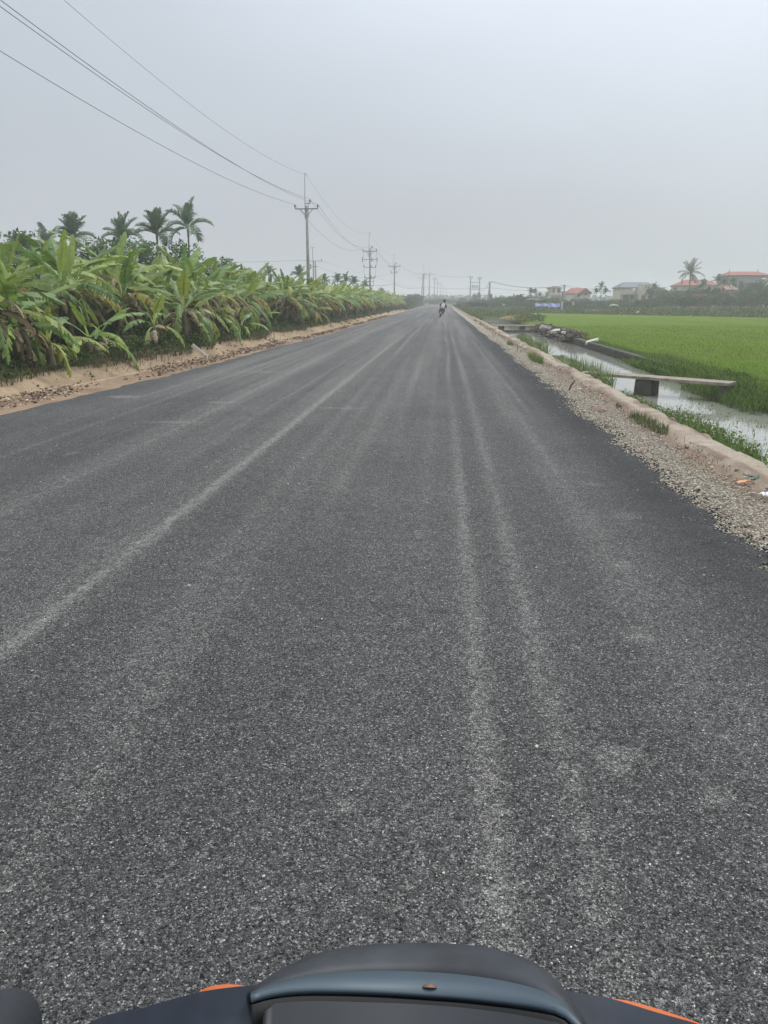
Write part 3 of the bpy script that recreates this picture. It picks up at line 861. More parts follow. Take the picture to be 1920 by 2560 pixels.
for i, (u, v, D, k, lab) in enumerate([
    (30, 572, 30, 1, 'palm with dark spiky fronds behind the banana at the left frame edge'),
    (100, 556, 48, 2, 'palm with few visible fronds, leftmost of the row of tall palms'),
    (168, 524, 45, 1, 'bushy-headed palm above the tallest near banana plant'),
    (300, 528, 46, 0, 'palm with two curved side fronds, between the bushy-headed and the dense tall palm'),
    (385, 516, 46, 1, 'dense-headed palm left beside the tallest palm'),
    (467, 496, 45, 2, 'tallest palm, bare slim trunk and one dead frond hanging'),
    (576, 661, 85, 0, 'small far palm top, leftmost over the middle of the grove'),
    (614, 668, 88, 1, 'small far palm top, second over the middle of the grove'),
    (671, 662, 84, 2, 'small far palm top midway between tallest palm and first power pole'),
    (745, 664, 86, 1, 'far palm top touching the first power pole on its left'),
    (812, 686, 92, 0, 'far palm top just right of the twin-shaft pole'),
    (843, 683, 92, 1, 'far palm top, first of the pair before the second power pole'),
    (864, 682, 93, 2, 'far palm top, second of the pair before the second power pole'),
    (885, 690, 95, 1, 'broad dark far palm top left of the second power pole'),
    (912, 700, 98, 0, 'low far palm top beside the foot of the second power pole'),
    (955, 720, 125, 1, 'low dark palm top between the second and third power poles')]):
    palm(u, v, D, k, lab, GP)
palm(1703, 657, 165, 0, 'tall coconut palm with full round crown before the red-roofed house', 'palms by the village', 1.1, COC, 7.0, 2.2)
GV = 'palms by the village'
for u, v, D, k, lab in [
    (1324, 720, 150, 0, 'slim palm left of the small balcony house, left of its group of three'),
    (1334, 723, 152, 1, 'slim palm left of the small balcony house, middle of its group of three'),
    (1346, 731, 150, 2, 'low palm left of the small balcony house, right of its group of three'),
    (1363, 731, 165, 2, 'tiny palm touching the left wall of the balcony house'),
    (1440, 733, 150, 1, 'palm in front of the white gabled house'),
    (1483, 721, 150, 0, 'palm right of the white gabled house, left of its group of three'),
    (1493, 706, 160, 2, 'highest slim palm between the white gabled house and the blue-roofed house'),
    (1505, 721, 150, 1, 'palm left of the blue-roofed house, right of its group of three'),
    (1620, 708, 155, 2, 'palm leaning over the right end of the blue-roofed house'),
    (1738, 700, 140, 1, 'palm right beside the coconut palm, before the wide red roof'),
    (1768, 689, 150, 0, 'slim palm over the right end of the wide low red roof'),
    (1785, 694, 150, 2, 'slim palm between the low red roof and the tall red-roofed house'),
    (1806, 694, 150, 1, 'palm before the left wall of the tall red-roofed house'),
    (1908, 688, 150, 0, 'palm at the right frame edge beside the tall red-roofed house')]:
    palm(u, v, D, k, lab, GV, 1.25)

# ------------------------------------------------------------------ trees
def make_tree(seed, H, Wd, nclump, nleaf, leaf, cols, name='broadleaf_tree', trunk_h=.35, low=False):
    rnd = random.Random(seed); r_ = np.random.default_rng(seed)
    root = empty(name)
    mb = MB(); cl = []
    for i in range(nclump):
        a = rnd.uniform(0, 6.28); rr = Wd * .5 * math.sqrt(rnd.random()) * .85
        zz = H * (trunk_h + (1 - trunk_h) * rnd.random() ** .8 * (1 - (rr / (Wd * .55)) ** 2 * .5))
        cl.append((rr * math.cos(a), rr * math.sin(a), zz * .93))
    mb.tube([(0, 0, 0), (0.03, 0, H * .2), (.0, .05, H * .6)], [H * .035, H * .025, H * .012], 7)
    for c in cl[::3]:
        z0 = H * rnd.uniform(.15, .45)
        mb.tube([(0, 0, z0), (c[0] * .55, c[1] * .55, z0 + (c[2] - z0) * .5), c], [H * .014, H * .009, H * .003], 5)
    mb.build('trunk', M['bark'], root, smooth=True)
    P_ = []; Cs = []
    for c in cl:
        rad = Wd * rnd.uniform(.10, .19)
        d = r_.normal(size=(nleaf, 3)); d /= np.linalg.norm(d, axis=1)[:, None]
        d *= (r_.uniform(.3, 1, nleaf) ** .5)[:, None] * rad
        d[:, 2] *= .75
        P_.append(np.array(c) + d); cc_ = np.array(rnd.choice(cols)) * rnd.uniform(.75, 1.25)
        Cs.append(cc_ * r_.uniform(.75, 1.25, (nleaf, 1)))
    P_ = np.concatenate(P_); P_[:, 2] = np.maximum(P_[:, 2], .05)
    v_, f_, c_ = leafquads(P_, r_.uniform(.6, 1.2, len(P_)) * leaf, np.concatenate(Cs), .8)
    npmesh('crown', v_, f_, M['foliage'], root, cols=c_)
    return root
TG = [(.065, .11, .035), (.05, .09, .032), (.085, .13, .04), (.04, .075, .03)]
TR = [make_tree(1, 5, 5, 34, 75, .17, TG), make_tree(2, 5, 4.2, 30, 75, .17, TG), make_tree(3, 5, 6, 38, 70, .18, TG), make_tree(4, 5, 4.6, 30, 75, .16, TG, trunk_h=.15)]
BU = [make_tree(5, 2.4, 4.0, 26, 70, .13, TG + [(.12, .17, .05)], 'bush', .05), make_tree(6, 2.4, 3.2, 24, 70, .13, TG, 'bush', .05)]
NT = [make_tree(7, 5.2, 3.4, 44, 60, .12, [(.09, .16, .06), (.12, .20, .07), (.07, .12, .045)]), ]
GT = 'trees before the village houses'
lands = [(1225, 'left of the stocky twin pole'), (1300, 'before the three slim palms'), (1352, 'behind the blue tarpaulin'), (1410, 'below the balcony house'),
         (1475, 'below the white gabled house'), (1530, 'left of the blue-roofed house'), (1650, 'below the blue-roofed house'), (1700, 'left of the coconut palm'),
         (1760, 'below the low red roof'), (1830, 'under the tall red roof, left side'), (1925, 'under the tall red roof, right side'), (2100, 'beyond the right frame edge')]
contour = lambda u: float(np.interp(u, [1150, 1180, 1230, 1285, 1320, 1345, 1400, 1480, 1540, 1600, 1640, 1660, 1690, 1720, 1790, 1830, 1870, 1920, 2000], [747, 741, 741, 733, 731, 741, 742, 743, 744, 738, 733, 718, 722, 724, 722, 722, 704, 706, 700]))
tl = []
u = 1163
while u < 1985:
    for row in (0, 1, 2):
        D = (136, 155, 176)[row] * rndb.uniform(.96, 1.04) * (1.12 if u < 1330 else 1)
        v = contour(u) + (rndb.uniform(7, 16), rndb.uniform(1, 9), rndb.uniform(-1, 4))[row]
        tl.append((u + rndb.uniform(-6, 6), v, D, row))
    u += rndb.uniform(20, 27)
tl.sort()
cnt = {}
ORD = ['leftmost', 'second from left', 'third from left', 'fourth from left', 'fifth from left', 'sixth from left', 'seventh from left', 'eighth from left', 'ninth from left', 'tenth from left', 'eleventh from left', 'twelfth from left']
for u, v, D, row in tl:
    lm = next(l for q, l in lands if u < q)
    rn = ('front', 'middle', 'rear')[row]
    k = cnt.get((lm, rn), 0); cnt[(lm, rn)] = k + 1
    H = hz(v + 3, D); pr = TR if row else TR
    kk = rndb.randrange(4)
    o = place(TR, kk, (lx(u, D), D, -.1), rndb.uniform(0, 6.28), 1, '%s tree of the %s line %s' % (ORD[min(k, 11)], rn, lm), 'tree', GT)
    s = H / 4.9; o.scale = (max(s, .8) * 1.1, max(s, .8) * 1.1, s)
for u, v, D, lab in [(1618, 710, 168, 'tree touching the right end of the blue-roofed house'), (1656, 722, 165, 'low round tree just right of the small beige block'), (1674, 715, 160, 'grey-green tree left of the coconut palm'),
                     (1714, 714, 150, 'dark tree under the right side of the coconut palm crown'), (1733, 709, 152, 'dark tree before the middle of the low red roof'), (1757, 711, 150, 'dark tree before the right half of the low red roof'),
                     (1779, 716, 150, 'dark tree between the low red roof and the brick-red outbuilding'), (1828, 722, 148, 'tree right of the brick-red outbuilding roof'), (1848, 706, 152, 'pale misty tree before the tall grey walls, left'),
                     (1870, 698, 155, 'pale misty tree before the tall grey walls, highest'), (1890, 704, 150, 'pale misty tree before the right corner of the tall red roof'), (1910, 712, 140, 'tree at the right frame edge under the palm'),
                     (1296, 731, 170, 'round tree top left of the three slim palms'), (1270, 737, 165, 'low round tree between the twin pole and the round tree top')]:
    o = place(TR, rndb.randrange(4), (lx(u, D), D, -.1), rndb.uniform(0, 6.28), 1, lab, 'tree', GT)
    s = hz(v, D) / 4.9; o.scale = (s * .75, s * .75, s)
# trees behind the banana grove on the left
for u, v, D, lab in [(345, 598, 42, 'leafy dark tree left of the tallest palm, behind the grove'), (425, 596, 41, 'leafy dark tree round the trunk of the tallest palm'), (225, 590, 44, 'tree under the palm with two curved fronds'),
                     (540, 640, 46, 'leafy tree behind upright banana leaves right of the tallest palm'), (300, 585, 43, 'tree directly under the palm with two curved fronds, right'), (60, 570, 40, 'tree behind the bananas near the left frame edge')]:
    o = place(NT, 0, (lx(u, D), D, 0), rndb.uniform(0, 6.28), 1, lab, 'tree', 'trees behind the banana grove')
    s = hz(v, D) / 5.0; o.scale = (s * 1.15, s * 1.15, s)
i = 0
far_l = []
for D, us, vt in ((165, (972, 990, 1006, 1020), 741), (195, (1000, 1012, 1022, 1032), 737), (230, (1012, 1024, 1034, 1043), 733), (255, (1030, 1040, 1047), 735)):
    for u in us: far_l.append((u, D, vt))
for i, (u, D, vt) in enumerate(sorted(far_l)):
    o = place(TR, rndb.randrange(4), (lx(u, D), D, 0), rndb.uniform(0, 6.28), 1, '%s hazy bluish tree between the grove end and the orange-footed pole' % (ORD + ['thirteenth from left', 'fourteenth from left', 'last before the pole'])[min(i, 14)], 'tree', 'hazy trees beyond the grove')
    s = hz(vt + rndb.uniform(-3, 4), D) / 5; o.scale = (s * 1.15, s * 1.15, s)
ends = []
for D in (275, 300, 340):
    for u in np.arange(1062, 1175, 13):
        ends.append((float(u) + rndb.uniform(-4, 4), D * rndb.uniform(.97, 1.03)))
for i, (u, D) in enumerate(sorted(ends)):
    o = place(TR, rndb.randrange(4), (lx(u, D), D, -.1), rndb.uniform(0, 6.28), 1, 'faint hazy tree of the wood closing the far end of the road', 'tree', 'faint trees at the far end of the road')
    s = hz(746 + rndb.uniform(-2, 4), D) / 5; o.scale = (s * 1.4, s * 1.4, s)
# distant woods, one mass
n = 30000
yy = rng.uniform(380, 800, n); xx = rng.uniform(-320, 420, n)
hh = (1.5 + 3.0 * vn(xx * .03, yy * .01, 201) + 1.5 * vn(xx * .15, yy * .05, 202)) 
v_, f_, c_ = leafquads(np.stack([xx, yy, rng.uniform(0, 1, n) ** .6 * hh], -1), rng.uniform(.7, 1.7, n), cmix(n, TG, .2), .8)
o = npmesh('distant_woods', v_, f_, M['foliage'], cols=c_); tag(o, 'faint tree line on the misty horizon', 'woods', kind='stuff')
# nearer wood mass behind the grove so the far left closes
# scrub bands between field and trees
def fedge(x): return np.interp(x, [6, 8, 32, 60, 200], [112, 112, 79, 48, 44])
n = 60000
xx = rng.uniform(4, 75, n) ; k = rng.uniform(0, 1, n)
y0_ = np.interp(xx, [3, 6, 8, 32, 60, 200], [92, 110, 112, 79, 50, 46])
yy = y0_ + .5 + k * (132 - y0_)
hh = .18 + .75 * ss(fbm(xx * .35, yy * .12, 3, 211), .4, .75) * .9
v_, f_, c_ = leafquads(np.stack([xx, yy, -.2 + rng.uniform(0, 1, n) ** .7 * hh], -1), rng.uniform(.06, .2, n), cmix(n, [(.10, .14, .05), (.12, .15, .07), (.08, .10, .05), (.16, .15, .10), (.15, .20, .06)], .25), .8)
o = npmesh('scrub', v_, f_, M['foliage'], cols=c_); tag(o, 'low tangled scrub band behind the rice field', 'scrub', kind='stuff')
# rough grass right of the road beyond the canal end
n = 42000
yy = rng.uniform(62, 240, n); xx = 3.0 + rng.uniform(0, 1, n) * np.interp(yy, [62, 110, 240], [5, 8, 26])
keep = ~((xx > 3.2) & (xx < 5.8) & (yy < 79)); xx, yy = xx[keep], yy[keep]; n = len(xx)
hh = .10 + .35 * ss(fbm(xx * .3, yy * .08, 3, 221), .35, .7) + .45 * ss(yy, 150, 230) * vn(xx * .3, yy * .1, 222)
v_, f_, c_ = leafquads(np.stack([xx, yy, -.08 + rng.uniform(0, 1, n) ** .8 * hh], -1), rng.uniform(.06, .2, n) * np.interp(yy, [60, 240], [.8, 2]), cmix(n, [(.13, .20, .05), (.16, .22, .07), (.09, .13, .05), (.14, .14, .08)], .25), .8)
o = npmesh('rough_grass', v_, f_, M['weed'], cols=c_); tag(o, 'rough grass right of the road past the canal', 'grass', kind='stuff')
# low weeds at left, past the grove
n = 12000
yy = rng.uniform(138, 250, n); xx = -6.0 - rng.exponential(2.2, n)
v_, f_, c_ = leafquads(np.stack([xx, yy, rng.uniform(0, 1, n) * (.5 + .9 * vn(xx * .4, yy * .1, 9))], -1), rng.uniform(.15, .35, n), cmix(n, [(.09, .14, .045), (.12, .17, .06), (.07, .11, .04)]), .8)
o = npmesh('verge_weeds', v_, f_, M['weed'], cols=c_); tag(o, 'green weeds on the left verge past the banana grove', 'weeds', kind='stuff')

# ------------------------------------------------------------------ rice field
xg = np.concatenate([np.arange(6.25, 14, .12), np.arange(14, 40, .5), np.arange(40, 130, 3)])
tg = np.concatenate([np.linspace(0, .35, 260), np.linspace(.354, 1, 200)])
XG, TG_ = np.meshgrid(xg, tg)
YG = 6 + TG_ * (fedge(XG) - 6)
nearn = np.clip(40 / np.maximum(YG, 5), .25, 1)
ZG = -.12 + .035 * (fbm(XG * 5, YG * 5, 3, 231) - .5) * nearn + .02 * (vn(XG * .5, YG * .3, 232) - .5)
dd = np.minimum(XG - 6.25, fedge(XG) - YG)
ZG -= .14 * ss(-dd, -.25, 0)
cg = np.zeros(XG.shape + (3,)) + C(.158, .255, .024)
f1_ = ss(fbm(XG * .25, YG * .12, 3, 241), .35, .65)[..., None]
cg = cg * (1 - .25 * f1_) + C(.175, .265, .030) * .25 * f1_
cg *= (.84 + .32 * fbm(XG * 2.5, YG * 2.5, 3, 243))[..., None]
cg *= (.86 + .28 * fbm(XG * .35, YG * .07, 4, 245))[..., None]
f2_ = ss(fbm(XG * .12, YG * .3, 3, 247), .52, .68)[..., None]
cg = cg * (1 - .35 * f2_) + C(.17, .20, .045) * .35 * f2_
ny, nx = XG.shape
idx = np.arange(nx * ny).reshape(ny, nx)
fc = np.stack([idx[:-1, :-1], idx[:-1, 1:], idx[1:, 1:], idx[1:, :-1]], -1).reshape(-1, 4)
sheet = (np.stack([XG, YG, ZG], -1).reshape(-1, 3), fc, cg.reshape(-1, 3))
n = 60000
yb = 8 + rng.uniform(0, 1, n) ** 1.5 * 45; xb = 6.2 + rng.uniform(0, 1, n) ** 1.3 * (yb * .30 + 2)
bl = blades(np.stack([xb, yb, np.full(n, -.20)], -1), rng.uniform(.09, .19, n), .010 * np.interp(yb, [8, 50], [1, 3.0]), rng.uniform(.1, .8, n), cmix(n, [(.17, .275, .028), (.195, .30, .032), (.15, .25, .024)], .15), segs=2)
V_, F_, C_ = join([sheet, bl])
o = npmesh('rice', V_, F_, M['rice'], cols=C_); tag(o, 'bright green young rice filling the flat paddy field', 'rice', kind='stuff')

# ------------------------------------------------------------------ canal side
# far bank weeds
n = 16000
yy = 4 + rng.uniform(0, 1, n) ** 1.4 * 20; xx = rng.uniform(5.62, 6.6, n)
hb = np.interp(xx, [5.6, 5.75, 6.3, 6.6], [-.42, -.36, -.2, -.18])
zz = hb + rng.uniform(-.03, .04, n) + .13 * ss(fbm(xx * 1.5, yy * .8, 3, 300), .45, .65)
P1_ = leafquads(np.stack([xx, yy, zz], -1), rng.uniform(.02, .05, n), cmix(n, [(.09, .15, .03), (.13, .20, .045), (.06, .10, .025)], .3), .8)
nb = 15000
yb = 4 + rng.uniform(0, 1, nb) ** 1.3 * 22; xb = rng.uniform(5.62, 6.7, nb)
hb = np.interp(xb, [5.6, 5.8, 6.3, 6.6], [-.42, -.36, -.22, -.2])
P2_ = blades(np.stack([xb, yb, hb], -1), rng.uniform(.06, .18, nb) + .18 * ss(vn(xb * 1.2, yb * .7, 301), .5, .9), np.full(nb, .010), rng.uniform(.3, 1.5, nb), cmix(nb, [(.12, .19, .04), (.16, .25, .05), (.08, .13, .03)]))
nb = 2600
yb = rng.uniform(13.6, 17.6, nb); xb = rng.uniform(5.25, 6.3, nb); hb = np.interp(xb, [5.2, 5.8, 6.5], [-.42, -.25, -.2])
P5_ = blades(np.stack([xb, yb, hb], -1), rng.uniform(.12, .38, nb), np.full(nb, .013), rng.uniform(.3, 1.5, nb), cmix(nb, [(.12, .19, .04), (.14, .22, .05), (.07, .11, .03)]))
nb = 3500
yb = rng.uniform(17.5, 23.5, nb); xb = rng.uniform(5.62, 6.5, nb); hb = np.interp(xb, [5.6, 6.0, 6.5], [-.42, -.25, -.2])
P4_ = blades(np.stack([xb, yb, hb], -1), rng.uniform(.18, .42, nb), np.full(nb, .014), rng.uniform(.3, 1.5, nb), cmix(nb, [(.12, .19, .04), (.16, .25, .05), (.08, .13, .03)]))
nb = 9000
yb = rng.uniform(22, 52, nb); xb = rng.normal(6.32, .10, nb)
P3_ = blades(np.stack([xb, yb, np.full(nb, -.22)], -1), rng.uniform(.08, .22, nb), np.full(nb, .02), rng.uniform(.3, 1.5, nb), cmix(nb, [(.13, .20, .05), (.17, .23, .07), (.10, .14, .04)]))
V_, F_, C_ = join([P1_, P2_, P3_, P4_, P5_])
o = npmesh('bank_weeds', V_, F_, M['weed'], cols=C_); tag(o, 'tangled weeds on the far bank of the canal', 'weeds', kind='stuff')
# near bank weeds
parts = []
def weedband(y0, y1, n, x0, x1, hmin, hmax, flowers=0, zb=-.15):
    yb = rng.uniform(y0, y1, n); xb = rng.uniform(x0, x1, n)
    parts.append(blades(np.stack([xb, yb, np.full(n, zb)], -1), rng.uniform(hmin, hmax, n), rng.uniform(.006, .014, n) * np.interp(yb, [5, 60], [1, 2.5]), rng.uniform(.2, 1.3, n), cmix(n, [(.12, .19, .045), (.16, .24, .06), (.09, .15, .04), (.18, .20, .08)])))
    m_ = n // 2
    yb = rng.uniform(y0, y1, m_); xb = rng.uniform(x0, x1, m_)
    parts.append(leafquads(np.stack([xb, yb, zb + rng.uniform(0, hmax * .7, m_)], -1), rng.uniform(.015, .035, m_), cmix(m_, [(.11, .18, .04), (.15, .23, .05)]), .8))
    if flowers:
        yb = rng.uniform(y0, y1, flowers); xb = rng.uniform(x0, x1, flowers)
        parts.append(leafquads(np.stack([xb, yb, zb + hmax * .6 + rng.uniform(0, .12, flowers)], -1), np.full(flowers, .014), cmix(flowers, [(.75, .75, .68)], .1), .5))
weedband(3.5, 8.5, 1500, 3.10, 3.36, .06, .20, 30, -.20)
weedband(8.6, 11.8, 2600, 3.12, 3.60, .14, .36, 170, -.28)
weedband(11.6, 14.5, 1500, 3.12, 3.40, .08, .24, 30, -.24)
weedband(20, 75, 1300, 3.08, 3.28, .04, .16, 0, -.16)
weedband(24, 28, 700, 3.6, 4.3, .05, .12, 0, -.40)
weedband(9, 15, 350, 3.9, 5.4, .02, .10, 0, -.40)
weedband(6, 10, 300, 3.6, 4.6, .02, .11, 0, -.40)
V_, F_, C_ = join(parts)
o = npmesh('canal_weeds', V_, F_, M['weed'], cols=C_); tag(o, 'green weeds with small white flowers on the near canal edge', 'weeds', kind='stuff')
def clump(name, x, y, rx, ry, n, h0, h1, label, cat, z=-.1, w0=.014, pal=((.13, .20, .05), (.17, .25, .07), (.10, .16, .045), (.20, .22, .10)), group=None):
    a = rng.uniform(0, 6.28, n); r_ = np.sqrt(rng.uniform(0, 1, n))
    v, f, c = blades(np.stack([r_ * np.cos(a) * rx, r_ * np.sin(a) * ry, np.full(n, 0.)], -1), rng.uniform(h0, h1, n), np.full(n, w0), rng.uniform(.15, 1.2, n), cmix(n, pal))
    o = npmesh(name, v, f, M['weed'], cols=c); o.location = (x, y, z)
    return tag(o, label, cat, group)
clump('reed_clump', 3.22, 29.0, .14, 5.0, 800, .35, .72, 'long clump of tall reeds leaning over the water, the farther of two', 'reeds', -.3, .03, group='reed clumps on the canal edge')
clump('reed_clump', 3.26, 17.6, .16, 2.6, 650, .30, .72, 'clump of tall reeds just before the near slab bridge, the nearer of two', 'reeds', -.3, .02, group='reed clumps on the canal edge')
GG = 'grass tufts on the right shoulder'
clump('grass_tuft', 2.45, 20.7, .12, 1.3, 420, .08, .26, 'largest pale green grass tuft on the gravel, opposite the long wall', 'grass tuft', -.02, .014, group=GG)
clump('grass_tuft', 2.40, 28.0, .10, .7, 200, .06, .2, 'small grass tuft on the shoulder, the farthest one', 'grass tuft', -.02, .018, group=GG)
clump('grass_tuft', 2.62, 9.9, .13, .8, 330, .04, .15, 'dark leafy grass tuft on the red earth, the nearest one', 'grass tuft', -.02, .012, ((.08, .12, .04), (.12, .17, .06), (.15, .15, .08)), GG)
clump('grass_tuft', 2.62, 11.6, .04, .1, 50, .03, .09, 'tiny grass tuft between the nearest tuft and the wooden stake', 'grass tuft', -.02, .010, ((.12, .16, .07),), GG)

n = 2600
yy = 3.5 + rng.uniform(0, 1, n) ** 1.4 * 60; xx = 2.58 + rng.normal(0, .13, n)
kk = fbm(xx * 2.5, yy * .9, 3, 310) > .54; xx, yy = xx[kk], yy[kk]; n = len(xx)
bl = blades(np.stack([xx, yy, np.full(n, -.02)], -1), rng.uniform(.02, .09, n) * np.interp(yy, [4, 60], [.8, 1.8]), np.full(n, .007) * np.interp(yy, [4, 60], [.8, 3]), rng.uniform(.4, 1.6, n), cmix(n, [(.12, .16, .06), (.20, .19, .09), (.16, .12, .07), (.10, .14, .05)]))
o = npmesh('shoulder_weeds', *bl[:2], M['weed'], cols=bl[2]); tag(o, 'sparse short weeds on the earthen strip of the right shoulder', 'weeds', kind='stuff')
# wall
mb = MB()
mb.box((6.04, 28.6, -.72), (.16, 15.4, 1.18)); mb.box((6.01, 28.6, -.17), (.20, 15.4, .08)); mb.box((5.95, 28.6, -.36), (.03, 15.4, .02)); mb.box((5.94, 28.6, -.52), (.045, 15.4, .025))
o = mb.build('canal_wall', M['oldconcrete']); tag(o, 'long low stained concrete retaining wall edging the rice field', 'wall')
# bridges
def slab_bridge(A, B, wid, piers, label, sag=0):
    A, B = Vector(A), Vector(B); root = empty('slab_bridge', A); d = (B - A); Ln = d.length; ang = math.atan2(d.y, d.x)
    root.rotation_euler = (0, -math.asin(d.z / Ln), ang)
    mb = MB(); nseg = 14
    for i in range(nseg): mb.box((Ln * (i + .5) / nseg, random.uniform(-.006, .006), -.035), (Ln / nseg - .002 * (i % 5 == 0), wid, .055))
    mb.build('slab', M['slab'], root)
    for p, t_ in piers:
        mb = MB(); 
        a_, b_, h = t_ / 2, wid * .42, .95
        mb.add([(p - a_, -b_, -.072), (p + a_, -b_, -.072), (p + a_, b_, -.072), (p - a_, b_, -.072), (p - a_ * 1.2, -b_ * 1.1, -h), (p + a_ * 1.2, -b_ * 1.1, -h), (p + a_ * 1.2, b_ * 1.1, -h), (p - a_ * 1.2, b_ * 1.1, -h)],
               [(0, 3, 2, 1), (0, 1, 5, 4), (1, 2, 6, 5), (2, 3, 7, 6), (3, 0, 4, 7)])
        mb.build('pier', M['oldconcrete'], root)
    return tag(root, label, 'footbridge', 'slab footbridges over the canal')
pA = gp(1490, 935, 0.02); pA = Vector((3.12, 17.25, .02)); pB = gp(1832, 955, -.02)
dd_ = (pB - pA).length
slab_bridge(pA, pB, .5, ((1.40, .34), (dd_ - .10, .16)), 'near concrete slab footbridge on a broad dark pier')
slab_bridge((3.05, 51.5, -.02), (6.1, 51.0, -.02), 1.3, ((.75, .3), (2.1, .3)), 'far concrete slab footbridge with two square piers')
# low beam in the water beneath the far bridge
mb = MB(); mb.box((4.5, 49.3, -.34), (2.6, .35, .14)); o = mb.build('sill_beam', M['oldconcrete']); tag(o, 'low concrete beam in the water before the far footbridge', 'beam')
# rubble
n = 900
yy = rng.uniform(36, 50.5, n); xx = rng.normal(6.0, .22, n)
zz = -.36 + .36 * np.clip((xx - 5.5) / .5, 0, 1) + rng.uniform(-.1, .1, n)
o = npmesh('rubble', *stones(np.stack([xx, yy, zz], -1), rng.uniform(.04, .17, n), np.zeros((n, 3)))[:2], M['stone'])
bpy.data.objects.remove(o)
v_, f_, c_ = stones(np.stack([xx, yy, zz], -1), rng.uniform(.04, .12, n), cmix(n, [(.11, .09, .065), (.15, .125, .09), (.07, .06, .045), (.20, .17, .13)]))
o = npmesh('rubble', v_, f_, M['stone'], cols=c_); tag(o, 'dark broken rubble heaped along the far canal bank', 'rubble', kind='stuff')
M['pale'] = mat('pale_stone', (.62, .58, .52), .9, noise=(8, .7, 1.1))
for i, (u, v, s, lab) in enumerate([(1371, 822, .55, 'large pale broken slab on the rubble heap'), (1396, 827, .45, 'flat pale slab right of the large one on the rubble'), (1417, 833, .30, 'small white block near the end of the rubble'),
                                    (1428, 832, .25, 'smallest white block beside the last small block'), (1330, 812, .20, 'white block at the right end of the far footbridge'), (1480, 853, .3, 'pale flat stone on the edge above the retaining wall')]):
    p = gp(u, v, .0 if i < 5 else -.1); mb = MB(); mb.box((0, 0, 0), (s, s * 1.6, s * .28), random.uniform(0, 3), tilt=(random.uniform(-.3, .3), random.uniform(-.3, .3)))
    mb.box((s * .3, .1, -.04), (s * .5, s * .7, s * .22), random.uniform(0, 3), tilt=(.2, -.3))
    o = mb.build('broken_slab', M['pale']); o.location = p; tag(o, lab, 'stone block', 'pale broken blocks on the canal bank')
# straw heap
n = 5000
a = rng.uniform(0, 6.28, n); r_ = np.sqrt(rng.uniform(0, 1, n))
v_, f_, c_ = blades(np.stack([r_ * np.cos(a) * 1.4, r_ * np.sin(a) * 4.5, .25 * (1 - r_ ** 2)], -1), rng.uniform(.05, .15, n), np.full(n, .05), rng.uniform(1.2, 2.5, n), cmix(n, [(.42, .33, .17), (.5, .4, .22), (.34, .27, .14)]))
o = npmesh('straw_heap', v_, f_, M['dead'], cols=c_); o.location = (6.3, 68, -.03); tag(o, 'flat heap of pale dry straw at the rice field corner', 'straw heap')
# stakes
GS = 'stakes along the gravel edge'
for u, v, h, ty, lab in [(1420, 979, .19, .55, 'thick leaning wooden stake in the gravel before the near footbridge'), (1292, 881, .24, .12, 'thin bent rusty stake between the two grass tufts'),
                         (1233, 847, .30, -.1, 'dark thin stake in the gravel, one of the far pair, left'), (1236, 846, .28, .2, 'dark thin stake in the gravel, one of the far pair, right'), (1255, 827, .2, .05, 'short stake near the far footbridge'), (1188, 810, .3, .05, 'farthest stake on the right shoulder')]:
    p = gp(u, v, -.03); mb = MB(); r = .018 if h < .2 else .010
    mb.tube([(0, 0, -.05), (ty * h * .4, 0, h * .5), (ty * h, 0.01, h)], [r, r, r * .8], 5)
    o = mb.build('stake', M['wood']); o.location = p; tag(o, lab, 'stake', GS)
# litter
def scrap(name, u, v, dims, color, label, cat, rough=.6, z=-.01):
    p = gp(u, v, z); rnd = random.Random(int(u)); nx_ = 5; vs_l = []
    for j in range(nx_):
        for i in range(nx_): vs_l.append(((i / (nx_ - 1) - .5) * dims[0], (j / (nx_ - 1) - .5) * dims[1], rnd.uniform(0, 1) * dims[2]))
    fs_l = [(j * nx_ + i, j * nx_ + i + 1, (j + 1) * nx_ + i + 1, (j + 1) * nx_ + i) for j in range(nx_ - 1) for i in range(nx_ - 1)]
    mb = MB(); mb.add(vs_l, fs_l); o = mb.build(name, mat(name + str(int(u)), color, rough)); o.location = p; o.rotation_euler = (0, 0, rnd.uniform(0, 3))
    md = o.modifiers.new('s', 'SOLIDIFY'); md.thickness = .002
    return tag(o, label, cat)
scrap('paper_scrap', 1913, 1238, (.10, .07, .03), (.75, .78, .80), 'white crumpled paper scrap on the red earth at the right frame edge', 'litter')
scrap('fruit_peel', 1855, 1206, (.16, .05, .02), (.62, .28, .13), 'orange peel strip on the earth left of the green wrapper', 'litter')
scrap('wrapper', 1879, 1197, (.12, .05, .035), (.10, .16, .12), 'dark green crumpled wrapper on the right shoulder', 'litter', .3)
scrap('paper_scrap', 1449, 973, (.10, .06, .02), (.6, .58, .54), 'small pale scrap right of the leaning wooden stake', 'litter')
scrap('husk', 1680, 1050, (.22, .08, .03), (.16, .07, .05), 'dark red husk lying on the pale berm', 'litter')
scrap('husk', 1495, 1026, (.3, .12, .03), (.13, .06, .05), 'dark red husk heap on the gravel before the stake', 'litter')
scrap('plastic_scrap', 1118, 2374, (.045, .03, .006), (.30, .31, .32), 'clear plastic scrap on the asphalt just ahead of the motorcycle', 'litter', .15, .005)

# boards and broken edge on left bank
mb = MB(); mb.box((0, 0, 0), (.10, .05, .9), 0, tilt=(0, -.85)); o = mb.build('concrete_post', M['pale']); o.location = Vector((-6.75, 21.9, -.02)); tag(o, 'short pale post leaning out of the ditch', 'post')

